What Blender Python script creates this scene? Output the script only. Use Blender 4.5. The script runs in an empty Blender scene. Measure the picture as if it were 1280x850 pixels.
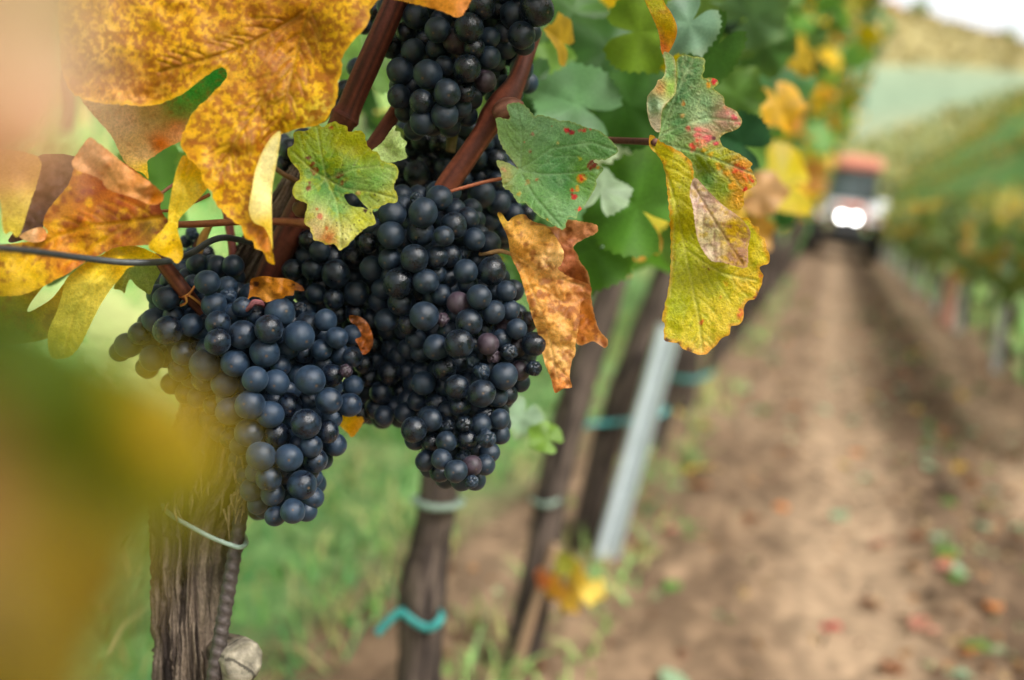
import bpy, math, random
import numpy as np
from mathutils import Vector, Matrix, Euler
from mathutils.geometry import delaunay_2d_cdt

random.seed(7)
RNG = np.random.default_rng(7)
scene = bpy.context.scene
COL = scene.collection
R = math.radians

# ------------------------------------------------------------------ camera
FPX = 35.0 / 36.0 * 1280.0
cam_d = bpy.data.cameras.new('camera')
cam_d.lens = 35.0
cam_d.sensor_width = 36.0
cam_d.clip_start = 0.01
cam_d.clip_end = 3000
cam_d.dof.use_dof = True
cam_d.dof.focus_distance = 0.5
cam_d.dof.aperture_fstop = 3.5
cam_o = bpy.data.objects.new('camera', cam_d)
COL.objects.link(cam_o)
cam_o.location = (0, 0, 0.75)
cam_o.rotation_euler = Euler((R(90 - 6.6), 0, R(17.8)), 'XYZ')
scene.camera = cam_o
CM = Matrix.Translation(cam_o.location) @ cam_o.rotation_euler.to_matrix().to_4x4()
CMn = np.array(CM)

# ------------------------------------------------------------------ light
world = bpy.data.worlds.new('World')
scene.world = world
world.use_nodes = True
wn = world.node_tree
bg = wn.nodes['Background']
sky = wn.nodes.new('ShaderNodeTexSky')
sky.sky_type = 'NISHITA'
sky.sun_disc = False
SUN_EL, SUN_AZ = 40.0, 110.0        # azimuth clockwise from +Y
sky.sun_elevation = R(SUN_EL)
sky.sun_rotation = R(SUN_AZ)
sky.dust_density = 9.0
sky.air_density = 1.0
hs = wn.nodes.new('ShaderNodeHueSaturation')
hs.inputs['Saturation'].default_value = 0.18
wn.links.new(sky.outputs[0], hs.inputs['Color'])
# hazy overcast: the air is brightest towards the horizon
tcw = wn.nodes.new('ShaderNodeTexCoord'); sx_ = wn.nodes.new('ShaderNodeSeparateXYZ')
wn.links.new(tcw.outputs['Generated'], sx_.inputs[0])
mr = wn.nodes.new('ShaderNodeMapRange'); mr.interpolation_type = 'SMOOTHSTEP'
mr.inputs[1].default_value = 0.05; mr.inputs[2].default_value = 0.55; mr.inputs[3].default_value = 2.5; mr.inputs[4].default_value = 0.85
wn.links.new(sx_.outputs['Z'], mr.inputs[0])
vmw = wn.nodes.new('ShaderNodeVectorMath'); vmw.operation = 'SCALE'
wn.links.new(hs.outputs[0], vmw.inputs[0]); wn.links.new(mr.outputs[0], vmw.inputs['Scale'])
wn.links.new(vmw.outputs[0], bg.inputs[0])
bg.inputs[1].default_value = 0.10
sun_d = bpy.data.lights.new('sun', 'SUN')
sun_d.energy = 1.5
sun_d.angle = R(30)
sun_d.color = (1.0, 0.97, 0.92)
sun_o = bpy.data.objects.new('sun', sun_d)
COL.objects.link(sun_o)
sd = Vector((math.sin(R(SUN_AZ)) * math.cos(R(SUN_EL)), math.cos(R(SUN_AZ)) * math.cos(R(SUN_EL)), math.sin(R(SUN_EL))))
sun_o.rotation_euler = sd.to_track_quat('Z', 'Y').to_euler()
sun_o.location = sd * 50
vs = scene.view_settings
vs.view_transform = 'Standard'
vs.look = 'None'
vs.gamma = 1
vs.use_curve_mapping = False
vs.exposure = 1.62
scene.cycles.use_denoising = True
scene.cycles.max_bounces = 8
scene.cycles.transparent_max_bounces = 8
scene.cycles.sample_clamp_indirect = 6.0

# ------------------------------------------------------------------ helpers
def at(px, py, d):
    return CM @ Vector(((px - 640) / FPX * d, -(py - 425) / FPX * d, -d))

def at_np(px, py, d):
    p = np.stack([(px - 640) / FPX * d, -(py - 425) / FPX * d, -d, np.ones_like(d)], 1)
    return (p @ CMn.T)[:, :3]

def tag(o, label=None, cat=None, group=None, kind=None):
    if label: o['label'] = label
    if cat: o['category'] = cat
    if group: o['group'] = group
    if kind: o['kind'] = kind
    return o

def lin(c):
    return tuple(((v / 255) / 12.92 if v / 255 <= 0.04045 else ((v / 255 + 0.055) / 1.055) ** 2.4) for v in c)

def mesh_obj(name, V, F, mat=None, parent=None, loc=(0, 0, 0), col=None, uv=None, smooth=True):
    """V in world coordinates; the object's origin is put at loc"""
    loc = np.array(loc, dtype=float)
    me = bpy.data.meshes.new(name)
    V = np.asarray(V, dtype=float) - loc
    me.from_pydata(V.tolist(), [], [tuple(f) for f in F])
    if col is not None:
        a = me.color_attributes.new('col', 'FLOAT_COLOR', 'POINT')
        c4 = np.ones((len(V), 4), dtype=np.float32)
        c4[:, :3] = col
        a.data.foreach_set('color', c4.ravel())
    if uv is not None:
        a = me.attributes.new('lp', 'FLOAT_VECTOR', 'POINT')
        u3 = np.zeros((len(V), 3), dtype=np.float32)
        u3[:, :uv.shape[1]] = uv
        a.data.foreach_set('vector', u3.ravel())
    if smooth:
        me.polygons.foreach_set('use_smooth', np.ones(len(me.polygons), dtype=bool))
    me.update()
    o = bpy.data.objects.new(name, me)
    if mat: me.materials.append(mat)
    COL.objects.link(o)
    if parent is not None:
        o.parent = parent
        pm = Matrix.Translation(parent.location) @ parent.rotation_euler.to_matrix().to_4x4()
        o.location = pm.inverted() @ Vector(loc)
        o.rotation_euler = pm.to_3x3().inverted().to_euler()
    else:
        o.location = loc
    return o

def empty(name, loc):
    o = bpy.data.objects.new(name, None)
    o.empty_display_size = 0.02
    COL.objects.link(o)
    o.location = loc
    return o

def _h(ix, iy, iz, s):
    n = (ix * 374761393 + iy * 668265263 + iz * 2147483647 + s * 144665) & 0xffffffff
    n = ((n ^ (n >> 13)) * 1274126177) & 0xffffffff
    n = ((n ^ (n >> 16)) * 2246822519) & 0xffffffff
    return ((n ^ (n >> 15)) & 0xffff) / 65535.0

def vnoise(x, y, z=None, s=0):
    x = np.asarray(x, float); y = np.asarray(y, float)
    z = np.zeros_like(x) if z is None else np.asarray(z, float)
    ix, iy, iz = np.floor(x).astype(np.int64), np.floor(y).astype(np.int64), np.floor(z).astype(np.int64)
    fx, fy, fz = x - ix, y - iy, z - iz
    fx, fy, fz = [f * f * f * (f * (f * 6 - 15) + 10) for f in (fx, fy, fz)]
    out = 0
    for a in (0, 1):
        for b in (0, 1):
            for c in (0, 1):
                w = (fx if a else 1 - fx) * (fy if b else 1 - fy) * (fz if c else 1 - fz)
                out = out + w * _h(ix + a, iy + b, iz + c, s)
    return out * 2 - 1

def fbm(x, y, z=None, s=0, oct=3):
    t = 0; a = 1; f = 1; n = 0
    for i in range(oct):
        t = t + a * vnoise(np.asarray(x) * f, np.asarray(y) * f, None if z is None else np.asarray(z) * f, s + i * 17)
        n += a; a *= 0.5; f *= 2.03
    return t / n

def smooth(e0, e1, v):
    t = np.clip((np.asarray(v, float) - e0) / (e1 - e0), 0, 1)
    return t * t * (3 - 2 * t)

def catmull(P, n, closed=False):
    P = np.asarray(P, float)
    m = len(P); out = []
    segs = m if closed else m - 1
    for i in range(segs):
        if closed:
            p0, p1, p2, p3 = P[(i - 1) % m], P[i], P[(i + 1) % m], P[(i + 2) % m]
        else:
            p0, p1, p2, p3 = P[max(i - 1, 0)], P[i], P[i + 1], P[min(i + 2, m - 1)]
        for t in np.linspace(0, 1, n, endpoint=False):
            out.append(0.5 * ((2 * p1) + (-p0 + p2) * t + (2 * p0 - 5 * p1 + 4 * p2 - p3) * t * t + (-p0 + 3 * p1 - 3 * p2 + p3) * t ** 3))
    if not closed: out.append(P[-1])
    return np.array(out)

def tube(P, rad, seg=12, disp=None, cap=True):
    """tube along P (n,3) with radii; disp(theta, s, r)->radius multiplier"""
    P = np.asarray(P, float); n = len(P)
    rad = np.broadcast_to(np.asarray(rad, float), (n,))
    T = np.gradient(P, axis=0); T /= np.linalg.norm(T, axis=1)[:, None] + 1e-12
    u = np.cross(T[0], [0.3, 0.9, 0.2]); u /= np.linalg.norm(u)
    S = np.concatenate([[0], np.cumsum(np.linalg.norm(np.diff(P, axis=0), axis=1))])
    th = np.linspace(0, 2 * np.pi, seg, endpoint=False)
    V = []; TH = []; SS = []
    for i in range(n):
        u = u - T[i] * np.dot(u, T[i]); u /= np.linalg.norm(u)
        w = np.cross(T[i], u)
        r = rad[i] * (disp(th, S[i], rad[i]) if disp else np.ones(seg))
        V.append(P[i] + (np.cos(th) * r)[:, None] * u + (np.sin(th) * r)[:, None] * w)
        TH.append(th); SS.append(np.full(seg, S[i]))
    V = np.concatenate(V); TH = np.concatenate(TH); SS = np.concatenate(SS)
    F = []
    for i in range(n - 1):
        for j in range(seg):
            k = (j + 1) % seg
            F.append((i * seg + j, i * seg + k, (i + 1) * seg + k, (i + 1) * seg + j))
    if cap:
        F.append(tuple(range(seg))[::-1]); F.append(tuple((n - 1) * seg + j for j in range(seg)))
    return V, F, TH, SS

def join(parts):
    V = []; F = []; o = 0
    for v, f in parts:
        V.append(np.asarray(v, float)); F += [tuple(i + o for i in q) for q in f]; o += len(v)
    return np.concatenate(V), F

# ------------------------------------------------------------------ materials
def new_mat(name):
    m = bpy.data.materials.new(name); m.use_nodes = True
    nt = m.node_tree
    return m, nt, nt.nodes['Principled BSDF'], nt.nodes['Material Output']

def N(nt, t, **kw):
    n = nt.nodes.new(t)
    for k, v in kw.items():
        if hasattr(n, k): setattr(n, k, v)
    return n

def ramp(nt, src, stops):
    r = nt.nodes.new('ShaderNodeValToRGB')
    el = r.color_ramp.elements
    while len(el) < len(stops): el.new(0.5)
    for e, (p, c) in zip(el, stops):
        e.position = p; e.color = (*c, 1)
    nt.links.new(src, r.inputs[0])
    return r

def noise_node(nt, vec, scale, detail=4, rough=0.55):
    n = nt.nodes.new('ShaderNodeTexNoise')
    n.inputs['Scale'].default_value = scale
    n.inputs['Detail'].default_value = detail
    n.inputs['Roughness'].default_value = rough
    if vec is not None: nt.links.new(vec, n.inputs['Vector'])
    return n

def leaf_material(name, trans=0.35, rough=0.5, bump=0.25, vor=22.0):
    m, nt, p, out = new_mat(name)
    L = nt.links.new
    a = N(nt, 'ShaderNodeVertexColor'); a.layer_name = 'col'
    lp = N(nt, 'ShaderNodeAttribute'); lp.attribute_name = 'lp'
    v = N(nt, 'ShaderNodeTexVoronoi'); v.feature = 'DISTANCE_TO_EDGE'; v.inputs['Scale'].default_value = vor
    L(lp.outputs['Vector'], v.inputs['Vector'])
    vr = N(nt, 'ShaderNodeMapRange'); vr.inputs[1].default_value = 0; vr.inputs[2].default_value = 0.12
    vr.inputs[3].default_value = 1.14; vr.inputs[4].default_value = 0.97
    L(v.outputs['Distance'], vr.inputs[0])
    n = noise_node(nt, lp.outputs['Vector'], 40, 5, 0.65)
    nr = N(nt, 'ShaderNodeMapRange'); nr.inputs[1].default_value = 0.3; nr.inputs[2].default_value = 0.7
    nr.inputs[3].default_value = 0.82; nr.inputs[4].default_value = 1.18
    L(n.outputs[0], nr.inputs[0])
    mu = N(nt, 'ShaderNodeMath'); mu.operation = 'MULTIPLY'
    L(vr.outputs[0], mu.inputs[0]); L(nr.outputs[0], mu.inputs[1])
    vm = N(nt, 'ShaderNodeVectorMath'); vm.operation = 'SCALE'
    L(a.outputs['Color'], vm.inputs[0]); L(mu.outputs[0], vm.inputs['Scale'])
    L(vm.outputs[0], p.inputs['Base Color'])
    p.inputs['Roughness'].default_value = rough
    p.inputs['Specular IOR Level'].default_value = 0.35
    b = N(nt, 'ShaderNodeBump'); b.inputs['Strength'].default_value = bump; b.inputs['Distance'].default_value = 0.0012
    ad = N(nt, 'ShaderNodeMath'); ad.operation = 'ADD'
    L(v.outputs['Distance'], ad.inputs[0]); L(n.outputs[0], ad.inputs[1])
    L(ad.outputs[0], b.inputs['Height'])
    L(b.outputs[0], p.inputs['Normal'])
    t = N(nt, 'ShaderNodeBsdfTranslucent')
    g = N(nt, 'ShaderNodeGamma'); g.inputs[1].default_value = 1.0
    L(vm.outputs[0], g.inputs[0])
    L(g.outputs[0], t.inputs['Color'])
    L(b.outputs[0], t.inputs['Normal'])
    mx = N(nt, 'ShaderNodeMixShader'); mx.inputs[0].default_value = trans
    L(p.outputs[0], mx.inputs[1]); L(t.outputs[0], mx.inputs[2])
    L(mx.outputs[0], out.inputs[0])
    return m

M_LEAF = leaf_material('fresh_leaf_blade', 0.42, 0.45, 0.4, 18.0)
M_QUILT = leaf_material('quilted_leaf_blade', 0.3, 0.42, 0.9, 13.0)
M_DRY = leaf_material('dry_leaf_blade', 0.42, 0.55, 0.2, 22.0)
M_FOL = leaf_material('canopy_leaf_blade', 0.4, 0.5, 0.1, 22.0)

def vcol_material(name, rough=0.7, spec=0.3, nscale=0.0, lo=0.8, hi=1.2, bump=0.0, bscale=300.0):
    m, nt, p, out = new_mat(name)
    L = nt.links.new
    a = N(nt, 'ShaderNodeVertexColor'); a.layer_name = 'col'
    tc = N(nt, 'ShaderNodeTexCoord')
    n = noise_node(nt, tc.outputs['Object'], nscale or 200.0, 5, 0.65)
    nr = N(nt, 'ShaderNodeMapRange'); nr.inputs[1].default_value = 0.3; nr.inputs[2].default_value = 0.7
    nr.inputs[3].default_value = lo; nr.inputs[4].default_value = hi
    L(n.outputs[0], nr.inputs[0])
    vm = N(nt, 'ShaderNodeVectorMath'); vm.operation = 'SCALE'
    L(a.outputs['Color'], vm.inputs[0]); L(nr.outputs[0], vm.inputs['Scale'])
    L(vm.outputs[0], p.inputs['Base Color'])
    p.inputs['Roughness'].default_value = rough
    p.inputs['Specular IOR Level'].default_value = spec
    if bump:
        n2 = noise_node(nt, tc.outputs['Object'], bscale, 4, 0.6)
        b = N(nt, 'ShaderNodeBump'); b.inputs['Strength'].default_value = bump; b.inputs['Distance'].default_value = 0.001
        L(n2.outputs[0], b.inputs['Height']); L(b.outputs[0], p.inputs['Normal'])
    return m

M_BARK = vcol_material('vine_bark', 0.85, 0.2, 500.0, 0.6, 1.4, 0.8, 700.0)
M_CANE = vcol_material('cane_bark', 0.62, 0.25, 350.0, 0.75, 1.25, 0.35, 900.0)
M_SOIL = vcol_material('soil', 0.95, 0.1, 30.0, 0.7, 1.3, 0.0)
M_GRASS = vcol_material('grass_blade', 0.6, 0.25, 40.0, 0.8, 1.2)
M_HILL = vcol_material('hill_ground', 0.95, 0.1, 0.4, 0.85, 1.15)
M_STONE = vcol_material('cut_wood', 0.8, 0.2, 250.0, 0.7, 1.3, 0.6, 500.0)

def simple(name, c, rough=0.5, metal=0.0, nscale=200.0, lo=0.75, hi=1.25, bump=0.0, emit=None):
    m, nt, p, out = new_mat(name)
    tc = N(nt, 'ShaderNodeTexCoord')
    n = noise_node(nt, tc.outputs['Object'], nscale, 4, 0.6)
    r = ramp(nt, n.outputs[0], [(0.3, tuple(v * lo for v in c)), (0.7, tuple(min(1, v * hi) for v in c))])
    nt.links.new(r.outputs[0], p.inputs['Base Color'])
    p.inputs['Roughness'].default_value = rough
    p.inputs['Metallic'].default_value = metal
    if bump:
        b = N(nt, 'ShaderNodeBump'); b.inputs['Strength'].default_value = bump; b.inputs['Distance'].default_value = 0.001
        nt.links.new(n.outputs[0], b.inputs['Height']); nt.links.new(b.outputs[0], p.inputs['Normal'])
    if emit:
        p.inputs['Emission Color'].default_value = (*emit[0], 1); p.inputs['Emission Strength'].default_value = emit[1]
    return m

def grape_material(name, dark, bloom, rough=0.38, sheen=0.25, bl=0.5):
    m, nt, p, out = new_mat(name)
    L = nt.links.new
    tc = N(nt, 'ShaderNodeTexCoord')
    oi = N(nt, 'ShaderNodeObjectInfo')
    off = N(nt, 'ShaderNodeVectorMath'); off.operation = 'SCALE'
    comb = N(nt, 'ShaderNodeCombineXYZ')
    for k in range(3): L(oi.outputs['Random'], comb.inputs[k])
    L(comb.outputs[0], off.inputs[0]); off.inputs['Scale'].default_value = 37.0
    add = N(nt, 'ShaderNodeVectorMath'); add.operation = 'ADD'
    L(tc.outputs['Object'], add.inputs[0]); L(off.outputs[0], add.inputs[1])
    n1 = noise_node(nt, add.outputs[0], 1.7, 6, 0.66)       # smeared bloom, object is a unit sphere
    n2 = noise_node(nt, add.outputs[0], 9.0, 4, 0.7)
    mixn = N(nt, 'ShaderNodeMath'); mixn.operation = 'MULTIPLY_ADD'; mixn.inputs[1].default_value = 0.35
    L(n2.outputs[0], mixn.inputs[0]); L(n1.outputs[0], mixn.inputs[2])
    # how powdery this berry is
    rr = N(nt, 'ShaderNodeMapRange'); rr.inputs[3].default_value = -0.16; rr.inputs[4].default_value = 0.16
    L(oi.outputs['Random'], rr.inputs[0])
    ad2 = N(nt, 'ShaderNodeMath'); ad2.operation = 'ADD'
    L(mixn.outputs[0], ad2.inputs[0]); L(rr.outputs[0], ad2.inputs[1])
    rp = ramp(nt, ad2.outputs[0], [(0.54 + (0.5 - bl) * .3, dark), (0.64 + (0.5 - bl) * .3, tuple(.45 * a_ + .55 * b_ for a_, b_ in zip(dark, bloom))), (0.82 + (0.5 - bl) * .3, tuple(1.25 * v_ for v_ in bloom))])
    # dark pores
    vo = N(nt, 'ShaderNodeTexVoronoi'); vo.inputs['Scale'].default_value = 7.0
    L(add.outputs[0], vo.inputs['Vector'])
    vs_ = N(nt, 'ShaderNodeMapRange'); vs_.inputs[1].default_value = 0.05; vs_.inputs[2].default_value = 0.13
    vs_.inputs[3].default_value = 0.45; vs_.inputs[4].default_value = 1.0
    L(vo.outputs['Distance'], vs_.inputs[0])
    sc_ = N(nt, 'ShaderNodeVectorMath'); sc_.operation = 'SCALE'
    L(rp.outputs[0], sc_.inputs[0]); L(vs_.outputs[0], sc_.inputs['Scale'])
    # stylar scar at the -Z pole
    dst = N(nt, 'ShaderNodeVectorMath'); dst.operation = 'DISTANCE'
    L(tc.outputs['Object'], dst.inputs[0]); dst.inputs[1].default_value = (0, 0, -1.0)
    dr = N(nt, 'ShaderNodeMapRange'); dr.inputs[1].default_value = 0.07; dr.inputs[2].default_value = 0.11
    dr.inputs[3].default_value = 1.0; dr.inputs[4].default_value = 0.0
    L(dst.outputs['Value'], dr.inputs[0])
    mx = N(nt, 'ShaderNodeMix'); mx.data_type = 'RGBA'
    L(dr.outputs[0], mx.inputs['Factor']); L(sc_.outputs[0], mx.inputs['A'])
    mx.inputs['B'].default_value = (0.07, 0.042, 0.028, 1)
    L(mx.outputs['Result'], p.inputs['Base Color'])
    rg = N(nt, 'ShaderNodeMapRange'); rg.inputs[1].default_value = 0.4; rg.inputs[2].default_value = 0.8
    rg.inputs[3].default_value = rough - 0.10; rg.inputs[4].default_value = rough + 0.2
    L(ad2.outputs[0], rg.inputs[0]); L(rg.outputs[0], p.inputs['Roughness'])
    p.inputs['Specular IOR Level'].default_value = 0.46
    p.inputs['Sheen Weight'].default_value = sheen
    p.inputs['Sheen Roughness'].default_value = 0.45
    p.inputs['Sheen Tint'].default_value = (0.45, 0.62, 0.85, 1)
    b = N(nt, 'ShaderNodeBump'); b.inputs['Strength'].default_value = 0.15; b.inputs['Distance'].default_value = 0.03
    L(n2.outputs[0], b.inputs['Height']); L(b.outputs[0], p.inputs['Normal'])
    return m

M_GRAPE_BLUE = grape_material('powdery_blue_grape_skin', (0.0015, 0.003, 0.008), (0.0085, 0.0205, 0.041), 0.31, 0.08, 0.60)
M_GRAPE_BLACK = grape_material('black_grape_skin', (0.0015, 0.0028, 0.006), (0.0075, 0.0155, 0.0285), 0.28, 0.06, 0.5)
M_GRAPE_PURPLE = grape_material('purple_grape_skin', (0.008, 0.004, 0.006), (0.036, 0.021, 0.031), 0.40, 0.06, 0.6)

# ------------------------------------------------------------------ terrain
def gz(x, y):
    x = np.asarray(x, float); y = np.asarray(y, float)
    z = -0.14 * (x + 0.52) + 0.012 * np.minimum(y, 60)
    z = z + 0.30 * np.maximum(0, -x - 0.95) * smooth(0.95, 2.2, -x)
    s = np.maximum(0, x - 2.0)
    z = z + s * 0.14 * smooth(0, 2, s) + 0.80 * s * smooth(0, 9, s)
    return z

def row_x(y):
    return -0.53 + 0.0 * y

def soil_col(x, y, s=3):
    n = fbm(x * 3.1, y * 1.6, s=s, oct=4); n2 = fbm(x * 14, y * 9, s=s + 5, oct=3)
    rut = np.exp(-((x - 0.07) / 0.15) ** 4) + np.exp(-((x - 0.70) / 0.14) ** 4)
    a = np.array(lin((106, 86, 67))); b = np.array(lin((146, 123, 99))); d = np.array(lin((74, 59, 46)))
    t = np.clip(0.22 + 0.78 * rut + 0.42 * n, 0, 1)[:, None]
    c = a * (1 - t) + b * t
    t2 = np.clip(np.exp(-((x - 0.42) / 0.14) ** 2) * 0.42 + 0.6 * np.clip(n2 * 1.5, 0, 1) * (1 - .7 * np.clip(rut, 0, 1)), 0, 1)[:, None]
    c = c * (1 - t2) + d * t2
    n3 = fbm(x * 38, y * 26, s=s + 9, oct=3)[:, None]
    c = c * (1 + .55 * n3)
    g = smooth(-0.70, -1.05, x) * 1.0 + smooth(1.15, 1.6, x)
    g = np.clip(g * 0.9 + 0.4 * n * (g > 0.02), 0, 1)[:, None]
    gc = np.array(lin((128, 172, 102))) * (0.85 + 0.3 * n2[:, None]) ; gy = np.array(lin((182, 178, 116)))
    k = smooth(0.0, 0.5, fbm(x * 1.1, y * 1.1, s=31))[:, None] * .6
    gc = gc * (1 - k) + gy * k
    return c * (1 - g) + gc * g

def grid(xs, ys, zf):
    X, Y = np.meshgrid(xs, ys); X = X.ravel(); Y = Y.ravel()
    V = np.stack([X, Y, zf(X, Y)], 1)
    nx = len(xs)
    i = (np.arange(len(ys) - 1)[:, None] * nx + np.arange(nx - 1)[None, :]).ravel()
    F = np.stack([i, i + 1, i + nx + 1, i + nx], 1)
    return V, F.tolist()

def ground_z(x, y):
    z = gz(x, y)
    near = smooth(26, 12, y) * smooth(-2.5, -1.5, x) * smooth(3, 1.5, x)
    rut = np.exp(-((x - 0.08) / 0.13) ** 2) + np.exp(-((x - 0.70) / 0.12) ** 2)
    clod = 0.05 * fbm(x * 7, y * 5, s=11, oct=4) + 0.012 * np.abs(vnoise(x * 23, y * 20, s=12))
    return z + near * (clod * (1 - 0.75 * np.clip(rut, 0, 1)) - 0.02 * rut + 0.015 * np.exp(-((x - 0.4) / 0.15) ** 2))

xs = np.concatenate([np.linspace(-260, -8, 22), np.linspace(-7, -1.6, 28), np.linspace(-1.5, 1.6, 180), np.linspace(1.7, 8, 34), np.linspace(9, 60, 32), np.linspace(70, 300, 14)])
ys = np.concatenate([np.linspace(-12, -0.2, 16), np.linspace(0.0, 6, 230), np.linspace(6.05, 26, 160), np.linspace(27, 300, 70)])
V, F = grid(xs, ys, ground_z)
tag(mesh_obj('ground', V, F, M_SOIL, col=soil_col(V[:, 0], V[:, 1])), kind='structure')

# far hill
def hill_z(x, y):
    t = smooth(150, 330, y)
    crest = 75 - 0.36 * x
    return -6 + t * crest
V, F = grid(np.linspace(-220, 260, 80), np.linspace(150, 420, 70), hill_z)
c1 = np.array(lin((156, 144, 98))); c2 = np.array(lin((122, 138, 114)))
edge = 250 + 0.37 * V[:, 0] + 3 * vnoise(V[:, 0] * .03, V[:, 1] * .03)
t = smooth(-3, 3, V[:, 1] - edge)[:, None]
hc = c2 * (1 - t) + c1 * t
t = smooth(3, -3, V[:, 1] - (213 + V[:, 0]))[:, None]
hc = hc * (1 - t) + np.array(lin((128, 130, 84))) * t
k = smooth(.0, .5, fbm((V[:, 0] * .5 - V[:, 1]) * .045, V[:, 0] * .006, s=15))[:, None] * .4 * (1 - t)
hc = hc * (1 - k) + np.array(lin((162, 156, 124))) * k
hc = hc * (1 + 0.12 * fbm(V[:, 0] * .05, V[:, 1] * .02, s=5)[:, None])
tag(mesh_obj('far_hill', V, F, M_HILL, col=hc), kind='structure')

# ------------------------------------------------------------------ leaf templates
def leaf_radius(th, teeth=0.05, nt=34):
    """grape leaf outline; th=0 is the tip, the stalk joins at th=pi"""
    a = np.abs((th + np.pi) % (2 * np.pi) - np.pi)
    lob = np.array([0.0, 1.05, 2.05]); amp = np.array([1.0, 0.92, 0.78]); wid = np.array([0.40, 0.36, 0.40])
    r = 0.80 + 0 * a
    for l, A, w in zip(lob, amp, wid):
        r = np.maximum(r, 0.62 + (A - 0.62) * np.exp(-((a - l) / w) ** 2))
    r = r * (1 - 0.85 * np.exp(-((a - np.pi) / 0.22) ** 2))
    saw = ((th * nt / (2 * np.pi)) % 1.0)
    r = r * (1 + teeth * (np.abs(saw - 0.5) * 2 - 0.5) * 2)
    return r

def leaf_template(nth, nr, seed, fold=0.25, curl=0.3, wave=0.08, teeth=0.05):
    r = random.Random(seed)
    th = np.linspace(-np.pi, np.pi, nth, endpoint=False)
    rad = leaf_radius(th, teeth, 30)
    V = [[0, 0, 0]]; 
    for k in range(1, nr + 1):
        f = k / nr
        for j in range(nth):
            V.append([math.sin(th[j]) * rad[j] * f, math.cos(th[j]) * rad[j] * f, 0])
    V = np.array(V)
    F = [(0, 1 + j, 1 + (j + 1) % nth) for j in range(nth)]
    for k in range(nr - 1):
        b0 = 1 + k * nth; b1 = b0 + nth
        F += [(b0 + j, b1 + j, b1 + (j + 1) % nth, b0 + (j + 1) % nth) for j in range(nth)]
    x, y = V[:, 0].copy(), V[:, 1].copy()
    rr = np.hypot(x, y)
    z = fold * np.abs(x) * (0.6 + 0.4 * y) - curl * rr ** 2 * r.uniform(0.2, 1.0) + wave * np.sin(np.arctan2(x, y) * 5 + r.uniform(0, 6)) * rr ** 2
    z = z + r.uniform(-0.25, 0.25) * x * y
    V[:, 2] = z
    # vein mask
    vein = np.zeros(len(V))
    for l in (0, 1.05, -1.05, 2.05, -2.05):
        dx, dy = math.sin(l), math.cos(l)
        dperp = np.abs(x * dy - y * dx); along = x * dx + y * dy
        vein = np.maximum(vein, np.where(along > -0.02, np.exp(-(dperp / 0.022) ** 2), 0))
    return V, F, vein, rr

T_HI = [leaf_template(90, 9, s, fold=f, curl=c, wave=w) for s, f, c, w in ((1, .2, .25, .10), (2, .35, .1, .06), (3, -.15, .35, .12), (4, .1, -.2, .14))]
T_LO = [leaf_template(22, 2, s, fold=f, curl=c, wave=w, teeth=0.0) for s, f, c, w in ((5, .25, .3, .12), (6, .4, .1, .1), (7, -.2, .4, .15), (8, .1, -.3, .2))]

GREENS = [(66, 104, 40), (84, 122, 44), (98, 136, 62), (52, 88, 44), (112, 140, 56), (78, 118, 70), (120, 150, 90)]
YELLOWS = [(196, 164, 40), (214, 176, 52), (176, 158, 48), (206, 146, 52), (190, 180, 84)]
ORANGES = [(206, 146, 60), (190, 122, 56), (200, 164, 84), (176, 124, 66)]

def pick_col(rng, g=0.62, yl=0.28):
    u = rng.random()
    c = rng.choice(GREENS) if u < g else rng.choice(YELLOWS) if u < g + yl else rng.choice(ORANGES)
    k = rng.uniform(0.8, 1.05)
    c = np.array(lin(c)); l = c.mean()
    return np.clip((l + (c - l) * 1.15) * k, 0.002, 0.9)

def rot_to(normal, spin):
    q = Vector(normal).to_track_quat('Z', 'Y')
    return np.array((q.to_matrix() @ Matrix.Rotation(spin, 3, 'Z')))

def leaf_cloud(items, templates, rng, mottled=True):
    """items: (pos, size, normal, spin, colour) -> V, F, col, lp"""
    Vs, Fs, Cs, Us = [], [], [], []; o = 0
    for pos, size, nrm, spin, c in items:
        T = templates[rng.randrange(len(templates))]
        M = rot_to(nrm, spin)
        v = (T[0] * size) @ M.T + np.asarray(pos)
        Vs.append(v); Fs += [tuple(i + o for i in f) for f in T[1]]; o += len(v)
        c = np.asarray(c)
        edge = smooth(0.55, 1.0, T[3])[:, None]
        e2 = c * np.array([1.5, 1.15, 0.7]) if rng.random() < 0.5 else c * 1.1
        cc = c * (1 - edge * 0.5) + np.clip(e2, 0, .9) * edge * 0.5
        cc = cc * (1 + 0.10 * T[2][:, None]) * (1 + .3 * fbm(T[0][:, 0] * 3 + pos[0] * 90, T[0][:, 1] * 3 + pos[2] * 90, s=4, oct=2))[:, None]
        Cs.append(cc); Us.append(T[0][:, :2] * 0.6 + np.array([rng.uniform(0, 40), rng.uniform(0, 40)]))
    return np.concatenate(Vs), Fs, np.concatenate(Cs), np.concatenate(Us)

def rand_normal(rng, bias=(0.5, -0.55, 0.45), spread=0.75):
    v = Vector((rng.gauss(bias[0], spread), rng.gauss(bias[1], spread), rng.gauss(bias[2], spread)))
    return v.normalized() if v.length > 1e-3 else Vector((0, 0, 1))

# ------------------------------------------------------------------ bark / canes
def bark_col(TH, S, seed, light=(128, 112, 96), dark=(48, 39, 34)):
    n = fbm(np.cos(TH) * 9, np.sin(TH) * 9, S * 20, s=seed, oct=4) * .8 + .4 * fbm(np.cos(TH) * 2, np.sin(TH) * 2, S * 12, s=seed + 50, oct=2)
    t = smooth(-0.35, 0.45, n)[:, None]
    return np.array(lin(dark)) * (1 - t) + np.array(lin(light)) * t

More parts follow.
